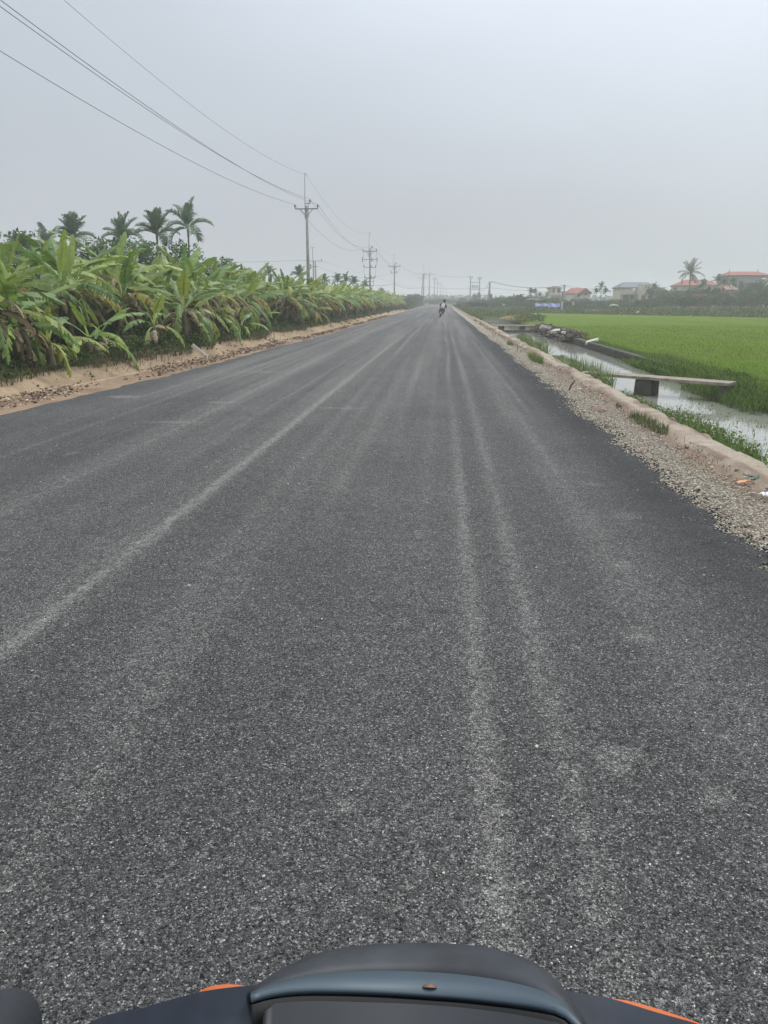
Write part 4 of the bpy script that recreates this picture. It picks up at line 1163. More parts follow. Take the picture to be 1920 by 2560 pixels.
# ------------------------------------------------------------------ utility poles
def insulator(root, x, y, z, s=1.0, down=False):
    mb = MB(); pr = [(.02, 0), (.02, .08), (.09, .10), (.05, .15), (.10, .18), (.05, .23), (.09, .26), (.04, .31), (.05, .34), (.0, .36)]
    mb.lathe([(r_ * s * 1.15, (-zz if down else zz) * s) for r_, zz in pr], (x, y, z), 8); return mb.build('insulator', M['insul'], root)
def pole(u, D, arm_v, mast_v, label, kind='std', aw=1.1, base=0):
    root = empty('utility_pole', (lx(u, D), D, base)); za = hz(arm_v, D); zm = hz(mast_v, D)
    th = 1 if D < 200 else 1.3
    mb = MB(); mb.tube([(0, 0, -.3), (0, 0, za * .5), (0, 0, za + .3)], [.19 * th, .155 * th, .11 * th], 10); mb.build('shaft', M['concrete'], root, smooth=True)
    mb = MB(); mb.tube([(-.16, 0, za - .9), (-.15, 0, za + .5), (-.10, 0, zm)], [.035, .03, .022], 6)
    mb.tube([(-.10, 0, zm - .05), (.05, 0, zm - .05), (.08, 0, zm - .2)], .02, 5)
    mb.tube([(.18, 0, za - .8), (.18, 0, za + .45)], .025, 5); mb.build('mast', M['galv'], root)
    mb = MB(); mb.box((0, -.13, za), (aw * 2, .08, .09)); mb.box((.12, -.13, za + .48), (.55, .06, .07)); mb.build('crossarm', M['galv'], root)
    mb = MB()
    for sg in (-1, 1): mb.tube([(sg * aw * .55, -.12, za - .02), (sg * .08, -.12, za - .62)], .035, 5)
    mb.build('brace', M['galv'], root)
    for x, z in ((-aw, za + .04), (aw, za + .04), (.36, za + .5)): insulator(root, x, -.13, z)
    if kind == 'switch':
        for k_, v_ in enumerate((650, 669, 695)):
            z = hz(v_, D); ww = (1.25, 1.0, .85)[k_]
            mb = MB(); mb.box((0, -.16, z), (ww * 2, .08, .08)); mb.build('crossarm', M['galv'], root)
            for x in (-ww * .95, .25 * ww, ww * .95): insulator(root, x, -.16, z + .02, .9); 
            if k_ == 0:
                for x in (-ww * .95, .25 * ww, ww * .95): insulator(root, x, -.16, z - .02, .9, True)
        mb = MB()
        for sg in (-1, 1):
            mb.tube([(sg * aw, -.16, za), (sg * aw * .9, -.2, za - .8), (sg * 1.2, -.2, hz(650, D))], .015, 4)
            mb.tube([(sg * 1.2, -.2, hz(652, D)), (sg * 1.0, -.2, hz(669, D)), (sg * .85, -.2, hz(695, D))], .015, 4)
        mb.build('jumper_wire', M['wire'], root)
        z = hz(704, D); mb = MB()
        for x in (-.6, .6): mb.tube([(x, -.2, z - .6), (x, -.2, z + .5)], .03, 4)
        for zz in (-.6, .0, .5): mb.box((0, -.2, z + zz), (1.2, .05, .05))
        mb.build('platform_frame', M['galv'], root)
    if kind == 'loop':
        z = hz(683, D); mb = MB(); mb.box((0, -.16, z), (1.5, .08, .08)); mb.build('crossarm', M['galv'], root)
        for x in (-.65, -.1, .5): insulator(root, x, -.16, z + .02, 1.1)
        mb = MB()
        for sg in (-1, 1): mb.tube([(sg * .7, -.2, za), (sg * 1.15, -.2, za - .1), (sg * 1.2, -.2, za - .7), (sg * .75, -.2, z + .4)], .015, 4)
        mb.build('jumper_wire', M['wire'], root)
    if kind == 'aframe':
        mb = MB(); mb.tube([(-.9, 0, -.3), (-.25, 0, za)], [.2, .12], 8); mb.build('shaft', M['concrete'], root)
        mb = MB(); mb.tube([(-.885, 0, .02), (-.80, 0, 1.3)], [.215, .2], 8); mb.tube([(0, 0, .02), (0, 0, 1.3)], [.20, .195], 8); mb.build('painted_foot', M['orangeband'], root)
        z = hz(696, D); mb = MB(); mb.box((-.5, -.16, z), (2.8, .08, .08)); mb.build('crossarm', M['galv'], root)
        for x in (-1.8, -.9, .8): insulator(root, x, -.16, z + .02, 1.1)
    return tag(root, label, 'power pole', 'concrete power poles left of the road'), za, zm
m = mat('orange_white_paint', (.6, .5, .42), .8); M['orangeband'] = m
t = m.node_tree; tcn = N(t, 'ShaderNodeTexCoord'); s_ = N(t, 'ShaderNodeSeparateXYZ'); L(t, tcn.outputs['Object'], s_.inputs[0])
w_ = N(t, 'ShaderNodeMath', operation='MODULO'); L(t, s_.outputs['Z'], w_.inputs[0]); w_.inputs[1].default_value = .8
g_ = N(t, 'ShaderNodeMath', operation='GREATER_THAN'); L(t, w_.outputs[0], g_.inputs[0]); g_.inputs[1].default_value = .4
x_ = N(t, 'ShaderNodeMix', data_type='RGBA'); L(t, g_.outputs[0], x_.inputs[0]); x_.inputs[6].default_value = (.6, .25, .12, 1); x_.inputs[7].default_value = (.7, .68, .62, 1)
L(t, x_.outputs[2], t.nodes['Principled BSDF'].inputs['Base Color'])
PO = [(770, 78, 527, 443, 'nearest and largest power pole, rising from the banana grove', 'std', 1.1),
      (925, 130, 630, 583, 'second power pole with several stacked crossarms and hanging leads', 'switch', 1.1),
      (986, 180, 667, 637, 'third power pole with looped leads under its crossarm', 'loop', 1.25),
      (1059, 270, 687, 660, 'twin-legged power pole with orange and white painted feet', 'aframe', .9),
      (1073, 300, 686, 665, 'power pole just right of the orange-footed twin-legged one', 'std', 1.2),
      (1085.5, 350, 698, 681, 'hazy power pole, second right of the orange-footed one', 'std', 1.1),
      (1093, 420, 708, 695, 'hazy power pole, third right of the orange-footed one', 'std', 1.1),
      (1100, 490, 712, 703, 'faint power pole, fourth right of the orange-footed one', 'std', 1.1),
      (1107, 560, 717, 706, 'faint power pole, fifth right of the orange-footed one', 'std', 1.1),
      (1116, 660, 725, 712, 'faintest power pole, farthest along the line', 'std', 1.1)]
ends_ = []
for u, D, av, mv, lab, kd, aw in PO:
    o, za, zm = pole(u, D, av, mv, lab, kd, aw)
    x = lx(u, D); ends_.append([(x - aw, D - .13, za + .4), (x + .36, D - .13, za + .86), (x + aw, D - .13, za + .4), (x + .06, D, zm - .15)])
x0p, y0p = -13.9, 9.0
prev = [(x0p - 1.1, y0p, 10.4), (x0p + .36, y0p, 10.85), (x0p + 1.1, y0p, 10.55), (x0p, y0p, 13.4)]
def span(a, b_, sag, n=26):
    a, b_ = Vector(a), Vector(b_)
    return [a.lerp(b_, i / n) - Vector((0, 0, 4 * sag * (i / n) * (1 - i / n))) for i in range(n + 1)]
def wire(pts, label, r=.012, group=None):
    mb = MB(); mb.tube(pts, r, 4, cap=False); o = mb.build('overhead_wire', M['wire']); return tag(o, label, 'power line', group)
for k, (lab, sg) in enumerate([('leftmost and lowest wire running from top left to the poles', 1.15), ('middle wire of the line on the raised insulator', 1.2), ('right-hand wire of the line at crossarm height', 1.2), ('topmost thin wire joining the mast tips', 1.7)]):
    pts = span(prev[k], ends_[0][k], sg, 40)
    for i in range(len(ends_) - 1):
        pts += span(ends_[i][k], ends_[i + 1][k], 1.7 if i == 0 else 1.2)[1:]
    wire(pts, lab, .013 if k < 3 else .009, 'wires of the main power line')
# twin-shaft pole behind
D = 150; xb = lx(786, D); root = empty('utility_pole', (xb, D, 0))
for dx, zt in ((-.30, hz(654, D)), (.30, hz(654, D))):
    mb = MB(); mb.tube([(dx, 0, -.3), (dx * .6, 0, zt)], [.18, .11], 8); mb.build('shaft', M['concrete'], root)
mb = MB(); mb.tube([(-.25, 0, hz(660, D)), (-.30, 0, hz(620, D))], .05, 6); mb.box((-.3, 0, hz(620, D)), (.8, .06, .05)); mb.build('mast', M['galv'], root)
mb = MB(); mb.box((0, -.1, hz(653, D)), (3.0, .08, .08)); mb.box((-.1, -.1, hz(667, D)), (1.6, .08, .08)); mb.build('crossarm', M['galv'], root)
for x in (-1.4, 1.4): insulator(root, x, -.1, hz(653, D))
insulator(root, -.7, -.1, hz(667, D), 1.4)
tag(root, 'twin-shaft pole standing behind the nearest pole', 'power pole')
wire(span((lx(-150, 150), 150, hz(646, 150)), (xb - 1.4, D, hz(651, D)), .6) , 'level wire from the left to the twin-shaft pole', .018)
wire(span((xb + .9, D, hz(668, D)), (lx(980, 180), 180, hz(683, 180)), 1.4), 'sagging wire from the twin-shaft pole to the third power pole', .015)
wire(span((xb + 1.4, D, hz(653, D)), (lx(1290, 330), 330, hz(726, 330)), 3.5), 'faint high wire from the twin-shaft pole across the road', .012)

# H-frame transformer station
D = 250; xa, xb2 = lx(1174.6, D), lx(1196.8, D); xm = (xa + xb2) / 2; root = empty('transformer_station', (xm, D, -.1)); hw_ = (xb2 - xa) / 2
for sg, vt in ((-1, 694), (1, 696)):
    mb = MB(); mb.tube([(sg * hw_, 0, -.3), (sg * hw_, 0, hz(vt, D))], [.22, .15], 8); mb.build('post', M['concrete'], root)
    mb = MB(); zt = hz(vt, D)
    for a in (-1, 1): mb.tube([(sg * hw_, 0, zt - .3), (sg * hw_ + a * .55, 0, zt + .15)], .06, 5)
    mb.box((sg * hw_, 0, zt - .1), (1.2, .1, .1)); mb.build('crossarm', M['galv'], root)
    for a in (-.5, 0, .5): insulator(root, sg * hw_ + a, 0, zt + .1, 1.2)
mb = MB()
for v in (705.6, 717, 723.5): mb.box((0, 0, hz(v, D)), (hw_ * 2, .12, .12))
mb.build('crossbeam', M['galv'], root)
for x in (-.65, 0, .65): insulator(root, x, -.1, hz(717, D), 1.9); insulator(root, x, -.1, hz(716, D), 1.3, True)
mb = MB(); z = hz(740, D); mb.lathe([(0, -.7), (.55, -.7), (.62, -.5), (.62, .45), (.5, .6), (0, .6)], (0, 0, z), 14)
for i in range(12):
    a = i * math.pi / 6; mb.box((.70 * math.cos(a), .70 * math.sin(a), z - .05), (.16, .04, .9), a)
mb.build('transformer_tank', M['tank'], root)
for x in (-.3, 0, .3): insulator(root, x, 0, z + .55, 1.1)
mb = MB(); mb.box((0, 0, z - .8), (hw_ * 2 + .3, 1.2, .12)); mb.build('platform', M['galv'], root)
mb = MB(); mb.box((hw_ - .15, -.45, hz(738, D)), (.85, .45, 1.5)); mb.box((hw_ - .15, -.45, hz(738, D) + .8), (.95, .55, .08)); mb.build('switch_cabinet', M['oldconcrete'], root)
tag(root, 'two-post transformer station with a grey tank on its platform', 'transformer')
# twin pole right
D = 200; root = empty('utility_pole', (lx(1221, D), D, -.2))
for x0_, x1_ in ((-.35, .12), (.25, .12)):
    mb = MB(); mb.tube([(x0_, 0, -.2), (x1_, 0, hz(702, D))], [.2, .13], 8); mb.build('shaft', M['concrete'], root)
mb = MB(); mb.box((.55, -.2, hz(739, D)), (.5, .35, 1.1)); mb.build('meter_box', M['oldconcrete'], root)
mb = MB(); mb.box((.1, -.15, hz(705, D)), (.9, .07, .08)); mb.build('crossarm', M['galv'], root)
tag(root, 'stocky twin pole with a meter box, right of the transformer station', 'power pole')
D2 = 190; xr = lx(1404, D2); root = empty('utility_pole', (xr, D2, -.2)); mb = MB(); mb.tube([(0, 0, 0), (0, 0, hz(712, D2) + .2)], [.2, .14], 8); mb.build('shaft', M['concrete'], root)
mb = MB(); mb.box((0, -.15, hz(714, D2)), (.9, .08, .08)); mb.box((0, -.15, hz(718, D2)), (.9, .08, .08)); mb.build('crossarm', M['galv'], root)
tag(root, 'short pole beside the balcony house carrying low wires', 'power pole')
GL = 'low wires across the road and to the houses'
wire(span((lx(1073, 300) + 1.2, 300, hz(686, 300)), (lx(1174, 250), 250, hz(692, 250)), .5), 'wire from the pole line to the transformer station', .03, GL)
wire(span((lx(1198, 250), 250, hz(725, 250)), (lx(1222, 200), 200, hz(704, 200)), .9), 'drooping cable between the transformer station and the twin pole', .045, GL)
wire(span((lx(1225, 200), 200, hz(704, 200)), (xr, D2, hz(714, D2)), 1.0), 'thick low cable from the twin pole to the short pole', .05, GL)
wire(span((lx(1223, 200), 200, hz(720, 200)), (lx(1535, 190), 190, hz(733, 190)), .4), 'lower thin wire from the twin pole towards the blue-roofed house', .025, GL)
wire(span((xr, D2, hz(714, D2)), (lx(1540, 175), 175, hz(727, 175)), .3), 'wire from the short pole to the blue-roofed house', .025, GL)
wire(span((lx(-100, 110), 110, hz(740, 110)), (lx(930, 130), 130, hz(715, 130)), .8) + span((lx(930, 130), 130, hz(715, 130)), (lx(985, 180), 180, hz(710, 180)), .1)[1:] + span((lx(985, 180), 180, hz(710, 180)), (lx(1059, 270), 270, hz(717, 270)), .8)[1:] + span((lx(1059, 270), 270, hz(717, 270)), (lx(1222, 200), 200, hz(720, 200)), .45)[1:], 'low level wire crossing the road to the twin pole', .03, GL)

# ------------------------------------------------------------------ houses
def hm(name, c, r=.8): return mat(name, c, r, noise=(.8, .88, 1.08))
M['cream'] = hm('cream_wall', (.58, .52, .40)); M['white'] = hm('white_wall', (.68, .66, .60)); M['greyw'] = hm('grey_wall', (.36, .36, .36)); M['pinkw'] = hm('pale_wall', (.55, .50, .46))
M['redroof'] = mat('red_tile', (.30, .085, .06), .8, noise=(3, .8, 1.15)); M['brownroof'] = mat('brown_tile', (.30, .15, .11), .8, noise=(3, .8, 1.15)); M['blueroof'] = mat('blue_sheet', (.085, .115, .16), .6, noise=(2, .85, 1.1)); M['orange'] = mat('orange_sheet', (.50, .17, .11), .7, noise=(3, .8, 1.15))
M['glass'] = mat('dark_glass', (.05, .06, .07), .15); M['frame'] = mat('window_frame', (.30, .22, .16), .6); M['darkroof'] = mat('dark_roof', (.09, .09, .09), .9)
def prism(mb, x0, x1, y0, y1, z0, h, ridge='x', hip=0, ov=.35):
    x0 -= ov; x1 += ov; y0 -= ov; y1 += ov; t_ = .15
    if ridge == 'x':
        ym = (y0 + y1) / 2; a = (x0 + hip, ym, z0 + h); b_ = (x1 - hip, ym, z0 + h)
        mb.add([(x0, y0, z0), (x1, y0, z0), (x1, y1, z0), (x0, y1, z0), a, b_], [(0, 1, 5, 4), (2, 3, 4, 5), (1, 2, 5), (3, 0, 4), (0, 3, 2, 1)])
    else:
        xm_ = (x0 + x1) / 2; a = (xm_, y0 + hip, z0 + h); b_ = (xm_, y1 - hip, z0 + h)
        mb.add([(x0, y0, z0), (x1, y0, z0), (x1, y1, z0), (x0, y1, z0), a, b_], [(0, 1, 4), (1, 2, 5, 4), (2, 3, 5), (3, 0, 4, 5), (0, 3, 2, 1)])
    mb.box(((x0 + x1) / 2, (y0 + y1) / 2, z0 - t_ / 2 - .005), (x1 - x0 - .05, y1 - y0 - .05, t_))
def window(root, x, y, z, w__, h, name='window'):
    mb = MB(); fw = .09
    for dx in (-w__ / 2, w__ / 2): mb.box((x + dx, y, z), (fw, .1, h + fw))
    for dz in (-h / 2, h / 2): mb.box((x, y, z + dz), (w__ - fw, .1, fw))
    mb.box((x, y, z), (fw * .6, .08, h - fw)); f = mb.build(name, M['frame'], root)
    mb = MB(); mb.box((x, y + .02, z), (w__ - fw, .03, h - fw)); mb.build('pane', M['glass'], f)
def house(name, u0, u1, D, vt, label, wall, roof, eave, ridge='x', hip=0, dep=8, wins=(), rz=0, door=True):
    x0, x1 = lx(u0, D), lx(u1, D); W_ = x1 - x0; root = empty(name, ((x0 + x1) / 2, D + dep / 2, -.2), rz)
    ze = hz(eave, D) + .2; zt = hz(vt, D) + .2; mb = MB()
    hx = W_ / 2 - .35
    mb.box((0, 0, ze / 2), (2 * hx, dep - .7, ze))
    if not hip and ridge == 'y': 
        h = zt - ze - .35
        for y in (-dep / 2 + .36, dep / 2 - .36): mb.add([(-hx, y, ze), (hx, y, ze), (0, y, ze + h * .93)], [(0, 1, 2)])
    if not hip and ridge == 'x':
        h = zt - ze - .35
        for x in (-hx, hx): mb.add([(x, -dep / 2 + .36, ze), (x, dep / 2 - .36, ze), (x, 0, ze + h * .93)], [(0, 1, 2)])
    mb.build('wall', M[wall], root)
    mb = MB(); prism(mb, -hx, hx, -dep / 2 + .35, dep / 2 - .35, ze + .16, zt - ze - .16, ridge, hip, .35); mb.build('roof', M[roof], root)
    yf = -dep / 2 + .32
    for wx, wz, ww, wh in wins: window(root, wx * hx, yf, wz, ww, wh)
    if door:
        mb = MB(); mb.box((-.1 * hx, yf - .01, 1.1), (1.1, .08, 2.2)); mb.build('door', M['frame'], root)
    return tag(root, label, 'house'), hx, ze, yf
# balcony house
o, hx, ze, yf = house('house', 1369, 1400, 190, 715, 'small cream house with brown hipped roof and arched balcony', 'cream', 'brownroof', 721.5, 'x', 1.0, 7, ((-.6, 4.0, .7, 1.3), (.6, 4.0, .7, 1.3), (-.5, 1.6, .8, 1.2), (.5, 1.6, .8, 1.2)))
mb = MB(); mb.box((0, yf - .7, 2.95), (hx * 2.2, 1.4, .18)); mb.box((0, yf - 1.36, 3.4), (hx * 2.2, .08, .08)); 
for i in range(9): mb.box(((i / 8 - .5) * hx * 2.1, yf - 1.36, 3.2), (.07, .07, .36))
for sg in (-1, 0, 1): mb.tube([(sg * hx, yf - 1.3, 3.04), (sg * hx, yf - 1.3, ze)], .1, 8)
mb.build('balcony', M['white'], o)
o, hx, ze, yf = house('annex', 1400, 1416, 192, 728.5, 'low grey annex right beside the balcony house', 'greyw', 'darkroof', 731, 'x', .4, 5, ((0, 1.8, .8, 1.0),), door=False)
o, hx, ze, yf = house('house', 1440, 1473, 175, 720.5, 'white gabled house with red roof, right of the balcony house', 'white', 'redroof', 735, 'y', 0, 9, ((0, 3.2, .5, .7), (-.55, 1.5, .7, 1.0), (.45, 1.5, .7, 1.0)))
mb = MB(); W_ = lx(1440, 175) - lx(1417, 175); 
wmb = MB(); wmb.box((-hx - W_ / 2, .5, (ze - .1) / 2), (W_, 6, ze - .1)); wmb.build('wing_wall', M['white'], o)
prism(mb, -hx - W_, -hx + 1.3, -2.4, 3.4, ze + .1, 1.2, 'x', 1.0, .3); mb.build('wing_roof', M['redroof'], o)
window(o, -hx - W_ / 2, -2.55, 1.5, 1.2, 1.1)
# blue roof
o, hx, ze, yf = house('house', 1538, 1633, 180, 705.5, 'wide cream house with blue-grey sheet roof', 'cream', 'blueroof', 721, 'x', 1.6, 9, ((-.75, 2.0, 1.0, 1.8), (-.45, 2.0, 1.0, 1.8), (.1, 1.6, 1.0, 1.3)))
mb = MB(); mb.box((hx * .32, yf - .9, 1.95), (hx * .95, 1.8, 3.9)); mb.box((.22 * hx, yf - .5, ze - .2), (hx * .65, 1.0, 2.0)); mb.build('front_block', M['cream'], o)
mb = MB()
for x in (-.98, -.6, -.22): mb.tube([(x * hx, yf - 1.5, 0), (x * hx, yf - 1.5, 2.9)], .12, 8)
mb.box((-.6 * hx, yf - .85, 3.0), (hx * .85, 1.7, .2)); mb.build('porch', M['greyw'], o)
window(o, .15 * hx, yf - 1.84, 1.7, .8, 2.2); window(o, .48 * hx, yf - 1.84, 1.7, .6, 1.8)
mb = MB(); mb.lathe([(0, 0), (.25, .05), (.4, .18)], (0, 0, 0), 12, 'Y'); d = mb.build('satellite_dish', M['white'], o); d.location = (-.35 * hx, yf - 1.2, 3.9)
house('house', 1634, 1650, 185, 719, 'small beige flat block between the blue-roofed house and the trees', 'cream', 'cream', 721, 'x', 0, 5, ((0, 3.2, .6, .6),), door=False)
o, hx, ze, yf = house('house', 1682, 1780, 185, 700, 'low wide red-roofed house behind the coconut palm', 'pinkw', 'redroof', 716, 'x', 2.2, 9, ((-.7, 2.0, 1, 1.3), (-.3, 2.0, 1, 1.3), (.3, 2, 1, 1.3), (.7, 2, 1, 1.3)))
o, hx, ze, yf = house('house', 1797, 1894, 170, 680, 'tall house with long red tiled roof and grey walls', 'greyw', 'redroof', 692, 'x', 1.2, 9, ((-.8, 4.6, .9, 1.3), (-.45, 4.6, .8, 1.8), (.1, 4.6, .9, 1.3), (.55, 4.6, .9, 1.3), (-.5, 1.6, 1, 1.3), (.5, 1.6, 1, 1.3)))
mb = MB()
for sg in (-1, 1): mb.tube([(sg * (hx - .9), 0, ze + .9), (sg * (hx - .85), 0, ze + 1.45)], [.10, .03], 6)
mb.build('ridge_finial', M['redroof'], o)
mb = MB(); mb.lathe([(0, 0), (.55, 0), (.55, 1.1), (.4, 1.25), (0, 1.3)], (hx * .62, yf - 1.2, ze - 1.7), 12); mb.build('water_tank', M['white'], o)
house('outbuilding', 1787, 1822, 155, 713, 'outbuilding with faded brick-red roof below the tall red-roofed house', 'pinkw', 'brownroof', 727, 'x', .5, 6, ((0, 1.4, .8, .8),), door=False)
house('house', 1912, 1960, 160, 686, 'pale house cut by the right frame edge', 'white', 'brownroof', 692, 'x', 0, 8, ((-.5, 3.6, .8, 1.2), (-.5, 1.4, .8, 1.2)), door=False)
# orange sheet fence, dark hut, blue tarp shelter, shed, roofs in trees
D = 145; x0, x1 = lx(1711, D), lx(1748, D); mb = MB()
for i in range(18): mb.box((x0 + (x1 - x0) * (i + .5) / 18, D, (hz(736, D)) / 2), ((x1 - x0) / 18 - .01, .04 + .04 * (i % 2), hz(736, D)))
o = mb.build('sheet_fence', M['orange']); tag(o, 'orange corrugated sheet fence right of the coconut palm foot', 'fence')
D = 150; root = empty('hut', (lx(1694, D), D + 2, -.2)); W_ = 26 / 1994 * D; mb = MB(); mb.box((0, 0, 1.15), (W_, 4, 2.3)); mb.build('wall', M['greyw'], root); mb = MB(); mb.box((0, 0, 2.38), (W_ + .5, 4.4, .14), tilt=(.06, 0)); mb.build('roof', M['darkroof'], root)
mb = MB(); mb.box((.1, -2.02, 1.0), (.9, .06, 1.8)); mb.build('door', M['glass'], root); tag(root, 'dark grey hut at the foot of the coconut palm', 'hut')
D = 126; root = empty('tarp_shelter', (lx(1364, D), D, -.1)); W_ = 62 / 1994 * D; M['tarp'] = mat('blue_tarp', (.03, .07, .26), .5, noise=(2, .75, 1.2)); mb = MB()
nn = 16
for i in range(nn):
    xa_, xb_ = (i / nn - .5) * W_, ((i + 1) / nn - .5) * W_; za_ = 1.15 + .06 * math.sin(i * 1.3); zb_ = 1.15 + .06 * math.sin((i + 1) * 1.3)
    mb.add([(xa_, -1.1, za_ - .55), (xb_, -1.1, zb_ - .55), (xb_, 0, zb_), (xa_, 0, za_), (xb_, 1.3, zb_ - .3), (xa_, 1.3, za_ - .3), (xa_, -1.12, .25), (xb_, -1.12, .25)], [(0, 1, 2, 3), (3, 2, 4, 5), (6, 7, 1, 0)])
mb.build('tarpaulin', M['tarp'], root); mb = MB()
for x in (-.5, 0, .5):
    for y in (-1.05, 1.25): mb.tube([(x * W_ * .98, y, 0), (x * W_ * .98, y, .6)], .03, 5)
mb.build('pole', M['wood'], root); tag(root, 'long low blue tarpaulin shelter beyond the rice field', 'shelter')
D = 170; root = empty('hut', (lx(1333, D), D, -.2)); W_ = 40 / 1994 * D; mb = MB(); mb.box((0, 0, .8), (W_ * .8, 3, 1.6)); mb.build('wall', M['greyw'], root); mb = MB(); prism(mb, -W_ / 2, W_ / 2, -1.6, 1.6, 1.75, .5, 'x', 1.0, .1); mb.build('roof', M['darkroof'], root)
tag(root, 'low hut with dark roof below the group of three palms', 'hut')
for u, v, D, lab in ((1527, 764, 125, 'pale flat sheet roof low in the scrub left of the blue-roofed house'), (1258, 763, 150, 'white low plastic cover in the weeds right of the twin pole')):
    mb = MB(); W_ = (20 if u > 1400 else 6) / 1994 * D
    for i in range(8): mb.box(((i - 3.5) * W_ / 8, 0, .12 * math.sin(i * .4)), (W_ / 8 + .02 - .021 * (i % 2), 1.0, .08 + .004 * (i % 2)), tilt=(.15, 0))
    o = mb.build('sheet_cover', M['concrete']); o.location = (lx(u, D), D, hz(v, D)); tag(o, lab, 'cover')
# gate posts
for u, lab in ((1401, 'pale green post left of its pair by the blue tarpaulin'), (1428, 'pale green post right of its pair by the blue tarpaulin')):
    D = 138; mb = MB(); mb.box((0, 0, .55), (.28, .28, 1.5)); mb.box((0, 0, 1.35), (.4, .4, .12)); o = mb.build('gate_post', M['white']); o.location = (lx(u, D), D, -.1); tag(o, lab, 'post', 'pale posts by the tarpaulin')
# canal parapet lines in the scrub
for u0, u1, v, D, lab in ((1250, 1356, 770.5, 128, 'long low pale concrete ditch edge in the scrub, left stretch'), (1455, 1520, 773, 112, 'low pale concrete ditch edge in the scrub, right stretch')):
    x0, x1 = lx(u0, D), lx(u1, D); z = hz(v, D); mb = MB(); mb.box(((x0 + x1) / 2, D, z / 2 - .2), (x1 - x0, .25, z + .4)); o = mb.build('ditch_edge', M['concrete']); tag(o, lab, 'low wall')
# egret
p = gp(1594, 787, -.1); root = empty('egret', (p.x, min(p.y, 100), -.12)); mb = MB()
mb.tube([(-.28, 0, .33), (-.12, 0, .36), (.08, 0, .42), (.16, 0, .50)], [.02, .10, .11, .04], 8); mb.tube([(.14, 0, .48), (.17, 0, .62), (.15, 0, .72), (.2, 0, .78)], [.045, .028, .024, .03], 6); mb.build('body', M['white'], root, smooth=True)
mb = MB(); mb.tube([(.2, 0, .78), (.33, 0, .76)], [.014, .003], 5); mb.build('beak', M['orange'], root)
for y in (-.04, .04):
    mb = MB(); mb.tube([(0, y, .36), (.02, y, .2), (0, y, 0), (.06, y, 0)], .010, 4); mb.build('leg', M['darkroof'], root)
root.scale = (.8, .8, .8); tag(root, 'small white bird standing at the far edge of the rice field', 'bird')

# ------------------------------------------------------------------ lorry and pale building at the far end
D = 285; root = empty('lorry', (lx(1156, D), D, -.03)); M['lorry'] = mat('lorry_paint', (.07, .08, .10), .6); M['rubber'] = mat('rubber', (.02, .02, .02), .85)
mb = MB(); mb.box((0, 3.2, .75), (2.2, 7.2, .22)); mb.build('chassis', M['galv'], root)
mb = MB(); mb.box((0, 3, 1.0), (2.4, 5, .15))
for z in (1.25, 1.6, 1.95):
    for sg in (-1, 1): mb.box((sg * 1.18, 3, z), (.06, 5, .26))
    mb.box((0, .52, z), (2.3, .06, .26))
for x in (-1.1, -.4, .4, 1.1): mb.box((x, .46, 1.6), (.08, .06, 1.1))
mb.build('cargo_bed', M['lorry'], root)
mb = MB(); mb.box((0, 6.4, 1.5), (2.2, 1.5, 1.9)); mb.box((0, 6.9, 1.15), (2.2, 1.2, 1.1)); mb.build('cab', M['lorry'], root)
mb = MB(); mb.box((0, 5.64, 1.95), (1.6, .03, .55)); mb.build('rear_window', M['glass'], root)
for y in (1.4, 6.3):
    for sg in (-1, 1):
        mb = MB(); mb.lathe([(.2, -.16), (.48, -.16), (.52, -.1), (.52, .1), (.48, .16), (.2, .16)], (sg * 1.0, y, .52), 16, 'X'); wh = mb.build('wheel', M['rubber'], root)
M['redlamp'] = mat('red_lens', (.4, .02, .02), .3)
for sg in (-1, 1): mb = MB(); mb.box((sg * .95, .42, .95), (.3, .05, .14)); mb.build('tail_light', M['redlamp'], root)
root.scale = (1.1, 1, 1.0); tag(root, 'dark lorry with slatted cargo bed parked right of the road end', 'lorry')
house('warehouse', 1137, 1162, 330, 741, 'pale green flat-fronted shed behind the parked lorry', 'white', 'cream', 743, 'x', 0, 9, ((.3, 1.6, .9, .9), (-.3, 1.6, .9, .9)), door=False)

# ------------------------------------------------------------------ the riders ahead
M['hairm'] = mat('black_hair', (.012, .012, .014), .5); M['skin'] = mat('skin', (.36, .22, .15), .6); M['whiteshirt'] = mat('white_shirt', (.80, .80, .84), .8, noise=(6, .9, 1.05)); M['darkcloth'] = mat('dark_cloth', (.025, .028, .038), .85); M['trouser'] = mat('dark_trousers', (.03, .04, .045), .85)
M['bikepaint'] = mat('bike_paint', (.02, .022, .025), .35); M['steel'] = mat('steel', (.35, .36, .38), .35, .8)
def skin(name, pts, edges, rad, material, parent, sub=1):
    me = bpy.data.meshes.new(name); me.from_pydata(pts, edges, []); me.materials.append(material)
    o = bpy.data.objects.new(name, me); col.objects.link(o); o.parent = parent
    md = o.modifiers.new('skin', 'SKIN'); md.use_smooth_shade = True
    for i, r_ in enumerate(rad):
        sv = me.skin_vertices[0].data[i]; sv.radius = (r_, r_) if not hasattr(r_, '__len__') else r_; sv.use_root = (i == 0)
    ms = o.modifiers.new('sub', 'SUBSURF'); ms.levels = sub; ms.render_levels = sub
    return o
